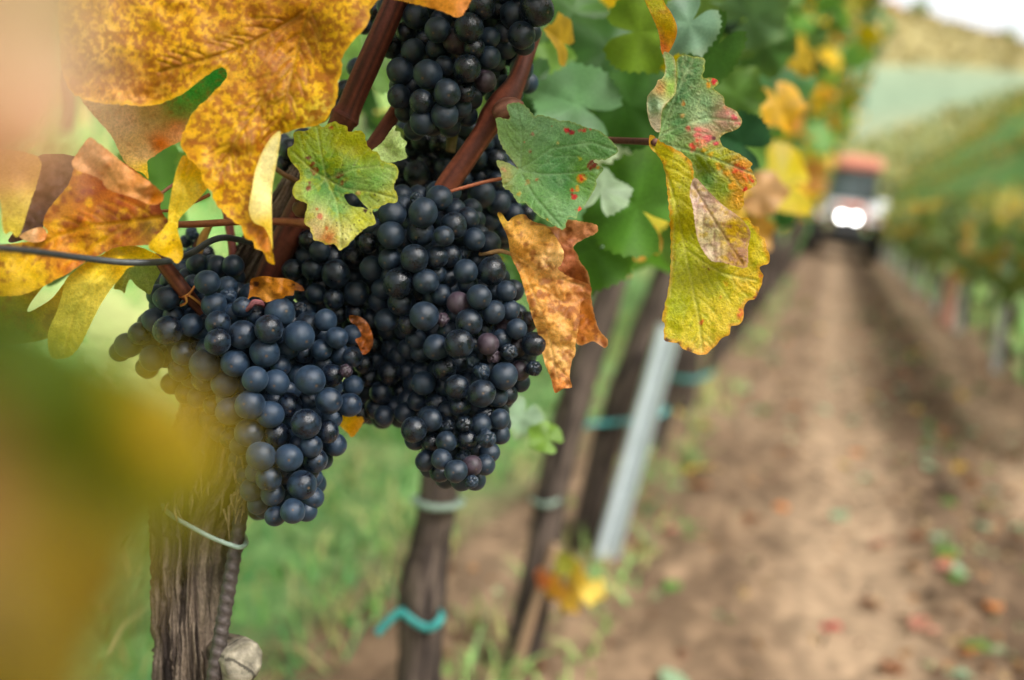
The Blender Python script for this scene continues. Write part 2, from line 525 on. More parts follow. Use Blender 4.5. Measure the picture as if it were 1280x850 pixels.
def bark_tube(P, rad, seg, seed, amp=0.2, f=1.0):
    def disp(th, s, r):
        q = 11.0 * f
        w = 0.5 * vnoise(np.cos(th) * 2, np.sin(th) * 2, np.full_like(th, s * 22), s=seed + 3)
        a = vnoise(np.cos(th + w * .35) * q, np.sin(th + w * .35) * q, np.full_like(th, s * 17), s=seed)
        b = vnoise(np.cos(th + w * .3) * q * 2.2, np.sin(th + w * .3) * q * 2.2, np.full_like(th, s * 55), s=seed + 9)
        c = vnoise(np.cos(th) * 1.3, np.sin(th) * 1.3, np.full_like(th, s * 9), s=seed + 21)
        return 1 + amp * (1 - 2.0 * np.abs(a)) * 0.55 + amp * 0.55 * (0.5 - np.abs(b) * 1.6) + 0.16 * c
    return tube(P, rad, seg, disp)

def px_path(pts, n=8):
    """pts (px,py,depth,radius_px) -> world points and radii"""
    q = catmull([p[:4] for p in pts], n)
    return at_np(q[:, 0], q[:, 1], q[:, 2]), q[:, 3] * q[:, 2] / FPX

def cane_obj(name, pts, c1, c2, parent=None, seed=0, seg=14, n=10, mat=None, amp=0.06):
    P, rad = px_path(pts, n)
    def disp(th, s, r):
        return 1 + amp * vnoise(np.cos(th) * 3, np.sin(th) * 3, np.full_like(th, s * 30), s=seed) + amp * .5 * vnoise(np.cos(th) * 7, np.sin(th) * 7, np.full_like(th, s * 60), s=seed + 4)
    V, F, TH, S = tube(P, rad, seg, disp)
    k = smooth(-0.35, 0.45, fbm(np.cos(TH) * 7, np.sin(TH) * 7, S * 16, s=seed + 2, oct=3))[:, None]
    c = np.array(lin(c1)) * (1 - k) + np.array(lin(c2)) * k
    return mesh_obj(name, V, F, mat or M_CANE, parent, P[0], c)

# ------------------------------------------------------------------ the near vine
vine = empty('grapevine', at(232, 1180, 0.62))
tag(vine, 'nearest old grapevine with cracked grey bark trunk and reddish canes, bottom left', 'grapevine')
TR = [(240, 1330, .64, 46), (242, 1100, .575, 37), (241, 900, .572, 36), (239, 820, .572, 34), (237, 740, .575, 34.5), (239, 670, .575, 37), (246, 620, .575, 48), (266, 570, .575, 52), (280, 510, .575, 45),
      (292, 440, .605, 36), (303, 390, .60, 30), (318, 345, .585, 28), (336, 308, .575, 26), (352, 276, .57, 23), (366, 246, .565, 19), (376, 222, .565, 15), (388, 196, .565, 10)]
P, rad = px_path(TR, 34)
V, F, TH, S = bark_tube(P, rad, 300, 5, 0.36)
mesh_obj('trunk', V, F, M_BARK, vine, P[0], bark_col(TH, S, 8))
# shaggy strips of bark where the head of the trunk broadens
strips = []
for i in range(46):
    a0 = random.uniform(0, 1)
    px = random.uniform(205, 312); py = random.uniform(556, 640)
    if px < 225 and py < 585: continue
    d = 0.533 + random.uniform(-.004, .006)
    L_ = random.uniform(14, 40); lean_ = random.uniform(-10, 8)
    q = catmull([(px, py, d), (px + lean_ * .4 + random.uniform(-3, 3), py + L_ * .5, d - random.uniform(.001, .006)), (px + lean_, py + L_, d - random.uniform(-.002, .006))], 5)
    v, f, _, _ = tube(at_np(q[:, 0], q[:, 1], q[:, 2]), np.linspace(1, .35, len(q)) * random.uniform(.0006, .0013), 6)
    strips.append((v, f))
V, F = join(strips)
mesh_obj('bark_strips', V, F, M_BARK, vine, V.mean(0), np.tile(np.array(lin((126, 108, 82))), (len(V), 1)) * RNG.uniform(.6, 1.3, (len(V), 1)))
# sawn stub
P, rad = px_path([(276, 814, .568, 20), (286, 820, .557, 25), (296, 825, .547, 27), (303, 827, .541, 26.5), (306, 828, .5385, 23), (307, 828, .5375, 13), (307.3, 828, .5372, 3)], 8)
V, F, TH, S = tube(P, rad, 60, lambda th, s, r: 1 + .13 * vnoise(np.cos(th) * 1.6, np.sin(th) * 1.6, np.full_like(th, s * 40), s=33) + .04 * vnoise(np.cos(th) * 5, np.sin(th) * 5, np.full_like(th, s * 150), s=34))
face = smooth(S.max() - .016, S.max() - .009, S)[:, None]
g_ = fbm(V[:, 0] * 260, V[:, 1] * 260, V[:, 2] * 260, s=3)[:, None]
crack = (np.abs(vnoise(V[:, 0] * 55 + 2, V[:, 1] * 55, V[:, 2] * 30, s=8)) < .035)[:, None]
c = np.array(lin((122, 114, 99))) * (1 + .7 * g_) * face + bark_col(TH, S, 14, (110, 96, 82), (44, 36, 31)) * (1 - face)
mesh_obj('branch_stub', V, F, M_STONE, vine, P[0], np.clip(np.where(crack, c * .3, c), .005, 1))

RED1, RED2 = (60, 29, 25), (104, 52, 40)
cane_obj('cane', [(512, -40, .520, 15), (493, 5, .520, 15), (470, 58, .522, 15), (446, 112, .525, 14.5), (436, 136, .527, 15), (431, 146, .528, 18.5), (425, 158, .529, 16), (396, 222, .54, 17), (368, 276, .55, 18), (346, 322, .555, 18), (328, 360, .56, 15)], RED1, RED2, vine, 3, 22, 14)
cane_obj('cane', [(500, 130, .545, 9), (484, 156, .545, 9.5), (464, 186, .545, 9.5), (430, 236, .55, 10), (392, 262, .555, 11)], (84, 42, 35), (134, 76, 62), vine, 5)
cane_obj('cane', [(668, 40, .56, 10), (646, 100, .545, 12), (628, 132, .535, 19), (616, 146, .535, 17), (604, 166, .535, 13.5), (580, 202, .535, 13.5), (556, 236, .537, 14), (530, 276, .545, 13), (490, 330, .56, 12)], (80, 39, 29), (132, 70, 50), vine, 7, 20)
cane_obj('cane', [(392, 280, .535, 8), (376, 279, .530, 6), (352, 277, .525, 5), (300, 277, .522, 4.6), (250, 280, .52, 4.4), (215, 281, .515, 4.2)], (118, 66, 54), (150, 96, 62), vine, 9)
cane_obj('cane', [(280, 246, .58, 5), (286, 280, .58, 5.5), (291, 315, .575, 5.5), (290, 350, .575, 6)], (92, 44, 36), (124, 66, 48), vine, 11)
cane_obj('cane', [(560, 120, .56, 8), (566, 160, .555, 7), (563, 190, .555, 6)], (84, 66, 44), (120, 100, 66), vine, 12)
cane_obj('side_shoot', [(264, 280, .545, 3), (256, 292, .545, 5), (251, 306, .545, 5.5), (248, 320, .545, 4)], (150, 110, 50), (170, 126, 60), vine, 13)
cane_obj('side_shoot', [(338, 206, .55, 3), (355, 218, .55, 3.3), (374, 228, .555, 4)], (104, 76, 46), (130, 98, 60), vine, 14)
cane_obj('side_shoot', [(560, 240, .52, 2), (585, 233, .52, 2.2), (612, 226, .52, 2.2), (648, 219, .52, 2.2)], (150, 82, 58), (176, 112, 80), vine, 15)
cane_obj('side_shoot', [(262, 243, .50, 2.4), (244, 252, .50, 2.2), (222, 262, .49, 2), (196, 264, .48, 2)], (130, 78, 50), (150, 96, 60), vine, 16)
cane_obj('side_shoot', [(232, 222, .51, 1.8), (216, 231, .50, 2), (200, 243, .48, 2)], (150, 96, 78), (170, 116, 90), vine, 17)
cane_obj('bud', [(372, 264, .520, 4), (375, 262, .516, 10), (378, 258, .512, 11), (380, 252, .512, 5)], (74, 50, 36), (110, 78, 52), vine, 18)
cane_obj('bud', [(622, 146, .524, 5), (628, 138, .518, 13), (640, 132, .516, 11), (652, 130, .52, 4)], (96, 58, 44), (150, 100, 84), vine, 19)

# ------------------------------------------------------------------ grapes
def berry_mesh(name, mat, wr=0.0, seed=0, squash=(1, 1, 1), seg=36, rings=24):
    V = [[0, 0, 1]]; F = []
    for i in range(1, rings):
        p = math.pi * i / rings
        for j in range(seg):
            t = 2 * math.pi * j / seg
            V.append([math.sin(p) * math.cos(t), math.sin(p) * math.sin(t), math.cos(p)])
    V.append([0, 0, -1]); V = np.array(V); n = len(V)
    for j in range(seg): F.append((0, 1 + j, 1 + (j + 1) % seg))
    for i in range(rings - 2):
        b = 1 + i * seg
        for j in range(seg): F.append((b + j, b + seg + j, b + seg + (j + 1) % seg, b + (j + 1) % seg))
    b = 1 + (rings - 2) * seg
    for j in range(seg): F.append((b + j, n - 1, b + (j + 1) % seg))
    x, y, z = V.T
    k = 1 + 0.035 * vnoise(x * 1.2 + 9, y * 1.2, z * 1.2, s=seed)
    # little dimple round the stylar scar
    k = k - 0.03 * np.exp(-((x ** 2 + y ** 2 + (z + 1) ** 2) / 0.02))
    if wr:
        a = vnoise(x * 1.4 + 3, y * 1.4, z * 0.9, s=seed + 1); c = vnoise(x * 2.4, y * 2.4, z * 1.8, s=seed + 2)
        k = k - wr * (0.55 * np.exp(-(a / 0.16) ** 2) + 0.26 * np.exp(-(c / 0.2) ** 2)) - wr * 0.35 * (0.5 + vnoise(x, y, z, s=seed + 6))
    V = V * k[:, None] * np.array(squash)
    me = bpy.data.meshes.new(name)
    me.from_pydata(V.tolist(), [], F)
    me.polygons.foreach_set('use_smooth', np.ones(len(me.polygons), dtype=bool))
    me.materials.append(mat); me.update()
    return me

def berry_set(mat):
    return ([berry_mesh('round_grape', mat, 0, s, q) for s, q in ((1, (1, 1, 1.03)), (2, (.98, 1.02, 1)), (3, (1, .97, 1.05)), (4, (1.02, 1, .97)))],
            [berry_mesh('shrivelled_grape', mat, w, s, (1, .95, 1), 48, 36) for s, w in ((11, .30), (12, .38), (13, .34))])
BLUE, BLACK, PURPLE = berry_set(M_GRAPE_BLUE), berry_set(M_GRAPE_BLACK), berry_set(M_GRAPE_PURPLE)
LOW = berry_mesh('hidden_grape', M_GRAPE_BLACK, 0, 5, (1, 1, 1), 20, 14)

def bunch(label, berries, spine, D0, thick, kinds, name='grape_bunch', stem_pts=None, fill_gap=0.021, layer_gap=0.012, fill=True):
    """berries: (px, py, r_px, layer[, 'w' wrinkled / 'p' purple]); spine: (py, xc, halfwidth)"""
    B = [tuple(b) + ('',) if len(b) == 4 else tuple(b) for b in berries]
    n0 = len(B)
    sp = np.array(spine, float)
    X = np.array([b[0] for b in B], float); Y = np.array([b[1] for b in B], float); Rp = np.array([max(b[2], 9.5 if 'w' in b[4] else 12.8) for b in B], float) * 1.02
    Ly = np.array([b[3] for b in B], float)
    xc = np.interp(Y, sp[:, 0], sp[:, 1]); w = np.interp(Y, sp[:, 0], sp[:, 2])
    u = np.clip(np.abs(X - xc) / w, 0, 1)
    Z = D0 - thick * np.sqrt(1 - u ** 2 * .95) + Ly * layer_gap + RNG.normal(0, .0012, n0)
    for it in range(60):
        moved = 0
        for i in range(n0):
            dp = np.hypot(X - X[i], Y - Y[i]) * Z[i] / FPX
            RR = (Rp + Rp[i]) * Z[i] / FPX * 0.94
            need = np.where(dp < RR, np.sqrt(np.maximum(RR ** 2 - dp ** 2, 0)), 0); need[i] = 0
            dz = Z - Z[i]
            sgn = np.where(np.abs(Ly - Ly[i]) < 0.05, np.sign(dz + 1e-9), np.sign(Ly - Ly[i]))
            pen = need - sgn * dz
            mask = (need > 0) & (pen > 0)
            if mask.any():
                Z[mask] += (sgn * pen * 0.35)[mask]
                moved += 1
        Z = Z * 0.985 + 0.015 * (D0 - thick * np.sqrt(1 - u ** 2 * .95) + Ly * layer_gap)
        if not moved: break
    P = at_np(X, Y, Z); Rw = Rp * Z / FPX
    root = empty(name, P.mean(0)); tag(root, label, 'grape bunch', 'black grape bunches hanging from the vine')
    order = np.argsort(Z - Rw * 1.2)
    ctr = at_np(xc, Y, np.full(n0, D0 + .004))
    rest = []
    for rank, i in enumerate(order):
        flag = B[i][4]
        st = PURPLE if 'p' in flag else kinds
        me = st[1][random.randrange(3)] if 'w' in flag else st[0][random.randrange(4)]
        outv = Vector(P[i] - ctr[i]) + Vector((0, 0, -0.010)) + Vector((random.gauss(0, .008), random.gauss(0, .008), random.gauss(0, .008)))
        q = (-outv).to_track_quat('Z', 'Y')
        if rank < 100:
            o = bpy.data.objects.new('grape', me); COL.objects.link(o)
            o.parent = root
            o.location = Vector(P[i]) - root.location
            o.rotation_euler = (q.to_matrix() @ Matrix.Rotation(random.uniform(0, 6.28), 3, 'Z')).to_euler()
            o.scale = (Rw[i],) * 3
            if 'w' in flag: o['label'] = 'shrivelled wrinkled grape'
            elif 'p' in flag: o['label'] = 'dull purple grape'
        else:
            rest.append((P[i], Rw[i]))
    # berries deep inside the bunch
    if fill:
        y0, y1 = sp[0, 0], sp[-1, 0]
        rows = np.arange(y0 + 8, y1 - 4, 17)
        for ri, yy in enumerate(rows):
            c_, w_ = np.interp(yy, sp[:, 0], sp[:, 1]), np.interp(yy, sp[:, 0], sp[:, 2]) * 0.80
            for xx in np.arange(c_ - w_ + (ri % 2) * 11, c_ + w_, 20):
                hit = np.hypot(X - xx, Y - yy) < Rp * 1.05
                near = np.argsort(np.hypot(X - xx, Y - yy))[:4]
                if np.hypot(X - xx, Y - yy)[near[0]] > 26: continue
                zz = (np.max(Z[hit]) if hit.any() else np.mean(Z[near]) - .004) + fill_gap + random.uniform(0, .005)
                xj, yj = xx + random.uniform(-3, 3), yy + random.uniform(-3, 3)
                rest.append((at_np(np.array([xj]), np.array([yj]), np.array([zz]))[0], 14 * zz / FPX))
    if rest:
        lv = np.array([v.co[:] for v in LOW.vertices]); lf = [tuple(p.vertices) for p in LOW.polygons]
        V, F = join([(lv * r_ + p_, lf) for p_, r_ in rest])
        o = mesh_obj('hidden_grapes', V, F, kinds[0][0].materials[0], root, P.mean(0)); o['kind'] = 'stuff'
    if stem_pts:
        cane_obj('bunch_stem', stem_pts, (66, 32, 26), (110, 62, 42), root, 40)
    return root, P, Rw

A = [(207.5, 373, 15.2, 0), (259, 353, 15.3, 0), (267.5, 381, 15.5, .5), (272.5, 404, 15.5, .4), (272, 427.5, 16, 0), (194, 400, 15.5, 1), (217, 395, 13.5, 1), (239, 406, 14.5, .6), (210, 413, 18, .5),
     (252, 411, 13.5, 1), (160, 432, 16, 1), (185, 425, 14, 1.5), (284, 358, 12, 1.5), (285, 369, 11, 1, 'w'), (242, 356, 9, 1.5), (236, 383, 12, 1.5, 'w'), (291, 392, 11, 1), (303, 418, 17.5, 0),
     (350, 390, 18.7, 0), (336, 411, 17.5, 0), (321, 394, 11, 1), (303, 384, 10, 1), (386, 406, 16, 1), (374, 420, 18.5, 0), (375, 386, 10, 1.5, 'w'), (407, 400, 14, .7), (421, 422, 13.5, 0), (441, 419, 11, 1),
     (331, 440.5, 18.5, 0), (256, 456, 19, 0), (294, 454, 17, 0), (319, 474, 16, 0), (312.5, 506, 18.5, 0), (281, 479, 17, 1), (229, 442, 15, 1), (248, 439, 11, 1.3), (255, 475, 15, 1.5), (240, 470, 15, 1.5),
     (247, 497, 12, 1.5), (283, 498, 13, 1), (287, 514, 17, 1), (266, 507, 12, 1.5), (190, 448, 16, 1), (338, 518, 17, 0), (402, 437, 13, .6), (426, 443, 11, .7), (441, 446, 12.5, .3), (387.5, 475, 18.7, 0),
     (415, 469, 14, .6), (432, 464, 8, 0, 'wp'), (351, 457, 13, 1), (345, 478, 16, .3), (362, 507, 15.5, .5), (411, 501, 16.5, 0), (437, 506, 15, .3), (441, 482, 13, 1), (382.5, 530, 18.5, 0), (386, 500, 12, 1.3),
     (380, 441, 12, 1.5), (311, 541, 17.5, 0), (347, 544, 15.5, .3), (326, 570, 18, 0), (361, 572, 17, 0), (389, 558, 14, 0), (409, 539, 14.5, .3), (419, 556, 14, .7), (394, 576, 15, .6), (336, 598, 16, 0),
     (377.5, 606, 18, 0), (391, 622, 13.5, .7), (341, 617, 15, .3), (366, 639, 15.6, 0), (344, 645, 12, .7), (314, 612, 14, 1), (331, 636, 10, 1.2), (390, 597, 8, 1.5), (300, 557, 13, 1.2), (320, 590, 13, 1),
     (415, 522, 12, 1), (386, 590, 12, 1.3), (356, 592, 11, 1.4), (365, 524, 11, 1.3), (308, 398, 12, 1.2), (324, 427, 11, 1.2), (405, 455, 10, 1.3), (360, 437, 12, 1.2), (430, 430, 12, 1.2), (300, 478, 12, 1.3), (374, 555, 12, 1.2), (330, 546, 12, 1.2), (175, 417, 14, 1), (225, 462, 15, 1.2), (206, 446, 14, 1.2), (215, 480, 14, 1.6), (184, 460, 14, 1.4), (232, 492, 13, 1.6), (262, 524, 13, 1.5), (274, 540, 12, 1.5), (288, 548, 13, 1.3), (298, 575, 12, 1.3), (308, 595, 13, 1.2), (322, 630, 12, 1.1), (150, 440, 13, 1.4)]
bunch_low, _, _ = bunch('large powdery blue-black grape bunch hanging lowest, in front of the thick trunk', A,
      [(325, 268, 70), (400, 300, 145), (450, 318, 135), (500, 345, 105), (550, 358, 72), (600, 352, 52), (660, 356, 34)], .541, .038, BLUE,
      stem_pts=[(196, 318, .512, 7), (206, 332, .512, 9), (218, 348, .513, 9.5), (232, 366, .515, 9), (252, 388, .525, 7), (290, 430, .54, 6), (330, 520, .545, 5), (352, 610, .545, 4)])

WING = [(420, 342.5, 17.8, 0), (390, 337, 13, .4), (366, 337, 13, .6), (386, 300, 9, 1), (372, 317, 9, 1), (400, 314, 13, .7), (384, 321, 8, 1), (416, 322, 9, 1), (442, 323, 13, .7), (395, 367, 10.5, .5), (417, 374, 13, .3),
        (446, 366, 15.7, .2), (423, 391, 13, 1), (445, 392, 13, 1), (470, 372, 12, 1.2), (463, 398, 12, 1.2), (487, 466, 15, 1), (515, 454, 12, 1.2), (461, 471, 9, 1.2), (476, 491, 14, 1), (502, 489, 12, 1.3), (480, 520, 12.5, .8),
        (469, 510, 10, 1.1), (452, 517, 10, 1.2), (494, 508, 11, 1.2), (490, 436, 13, 1.5), (455, 455, 11, 1.2), (466, 430, 12, 1.5), (470, 450, 12, 1.5), (372, 352, 12, 1.2), (404, 356, 12, 1.2), (500, 428, 12, 1.6), (432, 305, 12, 1), (440, 250, 13, 1.2), (424, 262, 13, 1.2), (454, 266, 12, 1.2), (432, 284, 13, 1.2), (452, 286, 12, 1.2)]
bunch('shaded grape bunch wedged between the two big bunches, below the green and yellow leaf', WING,
      [(240, 435, 45), (285, 405, 62), (340, 415, 75), (370, 425, 70), (410, 465, 55), (470, 482, 55), (540, 478, 45)], .565, .025, BLACK,
      stem_pts=[(390, 270, .555, 5), (410, 310, .565, 5), (440, 370, .57, 4), (480, 480, .57, 3)])

Bm = [(465, 335, 15, .6), (487, 324, 14, .2), (489, 294, 17, 0), (460, 304, 13, .7), (466, 285, 12, .8), (498, 354, 19, 0), (502, 378, 17, .6), (490, 268, 17, .3), (504, 257, 10, .8), (522, 248, 9, .8, 'w'), (529, 266, 18.3, 0),
      (549, 248, 16, .4), (526, 291, 17, 0), (567, 282, 16.5, .3), (555, 295, 10.5, 0), (585, 273, 14, .5), (593, 299, 14, .4), (611, 304, 15, .8), (518, 323, 17.3, 0), (546, 321, 14, .1), (563, 320, 14, .5), (582, 339, 15, .2),
      (579, 316, 8, 1, 'w'), (615, 339, 18, 0), (599, 371, 15.5, 0), (619, 366, 11, .8), (633, 364, 12, .5), (573, 379, 14.5, .2, 'p'), (552, 368, 13, .4), (560, 347, 12, 1.2), (586, 403, 17, .2), (617, 390, 14.5, .2),
      (622, 388, 12, .8), (637, 387, 12, .6), (647, 396, 9, .8, 'w'), (659, 402, 11, .8), (646, 411, 12, .2), (554, 400, 9.5, .1, 'wp'), (532, 352, 16, .4), (530, 395, 18, 0), (483, 400, 14.5, .6), (510, 406, 12, 1.3),
      (574, 430, 18, 0), (545, 434, 16, .3), (520, 424, 12, 1.4), (610, 430, 13.8, 0, 'p'), (617, 446, 10, .4, 'wp'), (627, 424, 10, .5), (632, 412, 10, .5, 'p'), (636, 440, 11.5, .1, 'w'), (646, 434, 12, .6, 'p'),
      (667.5, 430, 15.5, .2), (630, 470, 17.3, 0), (650, 463, 13, .6, 'p'), (667, 460, 11, .5, 'w'), (592, 451, 10.5, .5, 'w'), (601, 465, 12, .2, 'w'), (571, 484, 15.5, .2), (602, 492, 17.3, 0), (622, 496, 10, .7),
      (635, 493, 10.5, .9), (556, 461, 15, .8), (574, 452, 12, 1.3), (650, 478, 10, 1), (529, 479, 15, 1), (522, 501, 12, 1.3), (545, 505, 14, 1.1), (537, 521, 14, .9), (510, 436, 13, 1.4), (526, 440, 12, 1.4),
      (517, 537, 16, 0), (539, 525, 14, .2), (558, 552, 13, .1), (560, 532, 11, .6, 'w'), (581, 529, 11, .5, 'w'), (584, 550, 12, .5), (601, 530, 10, .5), (606, 517, 13, .6, 'w'), (625, 524, 12, .5), (625, 543, 8.5, .5),
      (607, 547, 13.5, 0, 'w'), (540, 553, 13, .8), (532, 576, 11.5, .3), (552, 574, 13, .1), (570, 589, 14.5, 0), (590, 582, 9, 0, 'p'), (606, 581, 12.5, 0), (580, 570, 11, .5, 'w'), (590, 602, 8.5, 0, 'w'), (612, 566, 9, .8),
      (550, 590, 11, .8), (597, 562, 11, 1), (540, 372, 12, 1), (605, 412, 11, 1), (590, 430, 11, 1.1), (560, 414, 12, 1.1), (655, 447, 10, 1), (575, 508, 13, .9), (595, 512, 12, 1), (560, 515, 13, .9), (545, 342, 11, 1), (585, 355, 12, .9), (505, 300, 11, 1), (508, 336, 11, 1)]
bunch('dense black grape bunch in the centre with several shrivelled and purplish grapes', Bm,
      [(235, 540, 65), (300, 540, 95), (350, 555, 110), (400, 568, 112), (450, 585, 108), (500, 565, 85), (550, 570, 62), (612, 578, 36)], .545, .036, BLACK,
      stem_pts=[(556, 232, .54, 5), (552, 260, .54, 5.5), (556, 320, .545, 6), (572, 420, .55, 5), (572, 540, .55, 4)])

C1 = [(547, 37, 16, 0), (586, 35, 18, 0), (602, 7, 17, 0), (623, 10, 14, .5), (642, 18, 17, .4), (671, 12, 21, 0), (652, 44, 17, 0), (630, 40, 13, .6), (612, 47, 13, .6), (570, 52, 16, .4, 'p'), (520, 20, 16, .8), (593, 60, 13, .3),
      (612, 72, 14, .3), (517, 64, 15, .6), (556, 83, 13, .6), (535, 93, 18, 0), (500, 89, 16.5, .1), (584, 86, 17, 0), (607, 101, 14, .1, 'p'), (559, 116, 17, 0), (581, 116, 12, .3), (499, 121, 15, .2), (527, 127, 15, 0),
      (528, 153, 16, .2), (556, 144, 17, 0), (577, 134, 11, .5), (543, 140, 10, 1), (485, 8, 14, .9), (508, 40, 12, 1.2), (545, 62, 13, 1), (600, 84, 11, 1), (490, 60, 13, 1.2), (575, 10, 14, .7), (640, -14, 17, .3), (600, -20, 17, .3), (560, -10, 16, .5), (530, -12, 15, .8), (671, -18, 15, .5), (560, 62, 12, 1.2), (532, 50, 12, 1.2), (575, 70, 12, 1.2), (515, 108, 12, 1), (540, 112, 12, 1)]
bunch('black grape bunch at the top edge, right of the thick red cane', C1,
      [(-35, 600, 115), (0, 590, 112), (60, 578, 95), (110, 555, 72), (172, 540, 34)], .538, .034, BLACK)
C2 = [(652, 86, 15, 0), (637, 69, 12, .5), (630, 107, 12, .2), (641, 117, 12, .2), (649, 103, 10, .6, 'p'), (655, 68, 11, .5), (622, 92, 12, .8), (618, 118, 11, .8), (660, 104, 9, .8)]
bunch('little group of bluish grapes peeping out behind the top bunch, beside the green leaves', C2, [(50, 640, 35), (95, 640, 35), (130, 635, 28)], .575, .012, BLUE, fill=False)
D = [(521, 217, 16, 0), (506, 242, 13, 0), (535, 205, 14, .3), (556, 212, 14, 0), (503, 208, 13, .4), (528, 176, 14, .5), (512, 173, 13, .5), (549, 180, 13, .3), (570, 184, 13, .3), (602, 243, 17, 0), (577, 226, 14, .2), (595, 198, 14, .2),
     (620, 201, 14, .3), (623, 254, 15, .2), (584, 247, 14, .3), (641, 268, 13, .4), (658, 268, 11, .4), (612, 275, 14, .4), (600, 222, 13, .6), (560, 240, 13, .6), (534, 236, 13, .6), (620, 228, 13, .5), (640, 245, 13, .6), (516, 192, 12, .6),
     (580, 165, 12, .6), (605, 178, 12, .6), (625, 180, 11, .6), (630, 290, 12, .8), (655, 290, 11, .8), (590, 262, 12, .8), (500, 225, 12, .8), (545, 225, 12, .8), (490, 250, 12, .9), (475, 225, 12, 1), (480, 195, 12, 1)]
bunch('dark grape bunch in deep shade behind, crossed by the slanting reddish cane', D, [(155, 560, 95), (220, 560, 98), (305, 610, 66)], .60, .02, BLACK)
E = [(267, 331.5, 13, 0), (252, 339, 12, .3), (225, 338, 11, .4), (203, 348, 9, .5), (238, 330, 10, .8), (240, 318, 9, .8, 'w'), (226, 320, 8, .9, 'w'), (232, 302, 8, 1, 'w'), (247, 306, 8, 1, 'w'), (240, 292, 7, 1, 'w'), (256, 318, 8, 1), (212, 340, 9, .9), (222, 352, 10, .8)]
bunch('small stunted grape bunch half hidden behind the dark wire, left of the trunk', E, [(285, 240, 30), (330, 238, 45), (360, 220, 40)], .575, .012, BLUE, fill=False, stem_pts=[(266, 280, .575, 2), (250, 296, .575, 2.4), (240, 318, .575, 2.4), (236, 345, .575, 2)])
bunch('few shaded grapes between the speckled leaf and the thick red cane', [(432, 113, 13, 0), (424, 136, 13, 0), (446, 85, 10, .3), (362, 186, 13, .2), (357, 205, 12, .4), (440, 128, 11, .5), (352, 180, 11, .6), (412, 118, 12, .6), (380, 172, 12, .7), (400, 140, 12, .7), (455, 30, 12, .5), (470, 12, 12, .5)],
      [(0, 450, 40), (80, 440, 40), (215, 360, 40)], .585, .012, BLACK, fill=False)
for pts_ in ([(222, 371, .515, 1.6), (232, 370, .512, 1.8), (238, 366, .513, 1.6), (243, 358, .516, 1.4)], [(232, 370, .512, 1.8), (233, 378, .513, 1.5), (226, 382, .516, 1.6)], [(236, 369, .512, 1.8), (246, 376, .516, 1.8), (254, 384, .522, 1.8)]):
    cane_obj('pedicel', pts_, (170, 96, 50), (196, 140, 70), bunch_low, 61, 8, 8)
cane_obj('pedicel', [(303, 393, .506, 2), (312, 384, .502, 3), (318, 378, .502, 4), (328, 380, .505, 3.4), (334, 388, .515, 2)], (96, 52, 56), (126, 76, 80), bunch_low, 62, 10, 8)
# ------------------------------------------------------------------ traced leaves
def inside(poly, x, y):
    poly = np.asarray(poly, float); r = np.zeros(len(x), bool)
    x1, y1 = poly[:, 0], poly[:, 1]; x2, y2 = np.roll(x1, -1), np.roll(y1, -1)
    for a, b, c, d in zip(x1, y1, x2, y2):
        if b == d: continue
        cond = ((b > y) != (d > y)) & (x < (c - a) * (y - b) / (d - b) + a)
        r ^= cond
    return r

def dist_poly(P, x, y, closed=False):
    P = np.asarray(P, float); best = np.full(len(x), 1e9)
    m = len(P) if closed else len(P) - 1
    for i in range(m):
        a = P[i]; b = P[(i + 1) % len(P)]
        ab = b - a; t = np.clip(((x - a[0]) * ab[0] + (y - a[1]) * ab[1]) / (ab @ ab + 1e-9), 0, 1)
        best = np.minimum(best, np.hypot(x - a[0] - t * ab[0], y - a[1] - t * ab[1]))
    return best

def idw(ctrl, x, y, p=2.2):
    c = np.asarray([q[:2] for q in ctrl], float)
    vals = np.asarray([q[2] if np.ndim(q[2]) else [q[2]] for q in ctrl], float)
    d = np.hypot(x[:, None] - c[None, :, 0], y[:, None] - c[None, :, 1]) + 1.0
    w = d ** -p; w /= w.sum(1)[:, None]
    return w @ vals

def side_veins(v, step=17, length=44, ang=46, rng=None):
    v = catmull(v, 8); out = []
    rng = rng or random.Random(3)
    S = np.concatenate([[0], np.cumsum(np.hypot(*np.diff(v, axis=0).T))])
    s = step * .8; sd_ = 1
    while s < S[-1] * .95:
        i = min(np.searchsorted(S, s), len(v) - 2)
        d = v[i + 1] - v[i]; d /= np.hypot(*d) + 1e-9
        L_ = length * (1 - .5 * s / S[-1]) * rng.uniform(.7, 1.1)
        for q in (1, -1):
            a = math.radians(ang) * q
            e = np.array([d[0] * math.cos(a) - d[1] * math.sin(a), d[0] * math.sin(a) + d[1] * math.cos(a)])
            mid = v[i] + e * L_ * .5; end = v[i] + (e + d * .25) * L_
            out.append([tuple(v[i]), tuple(mid), tuple(end)])
        s += step * rng.uniform(.8, 1.2)
    return out

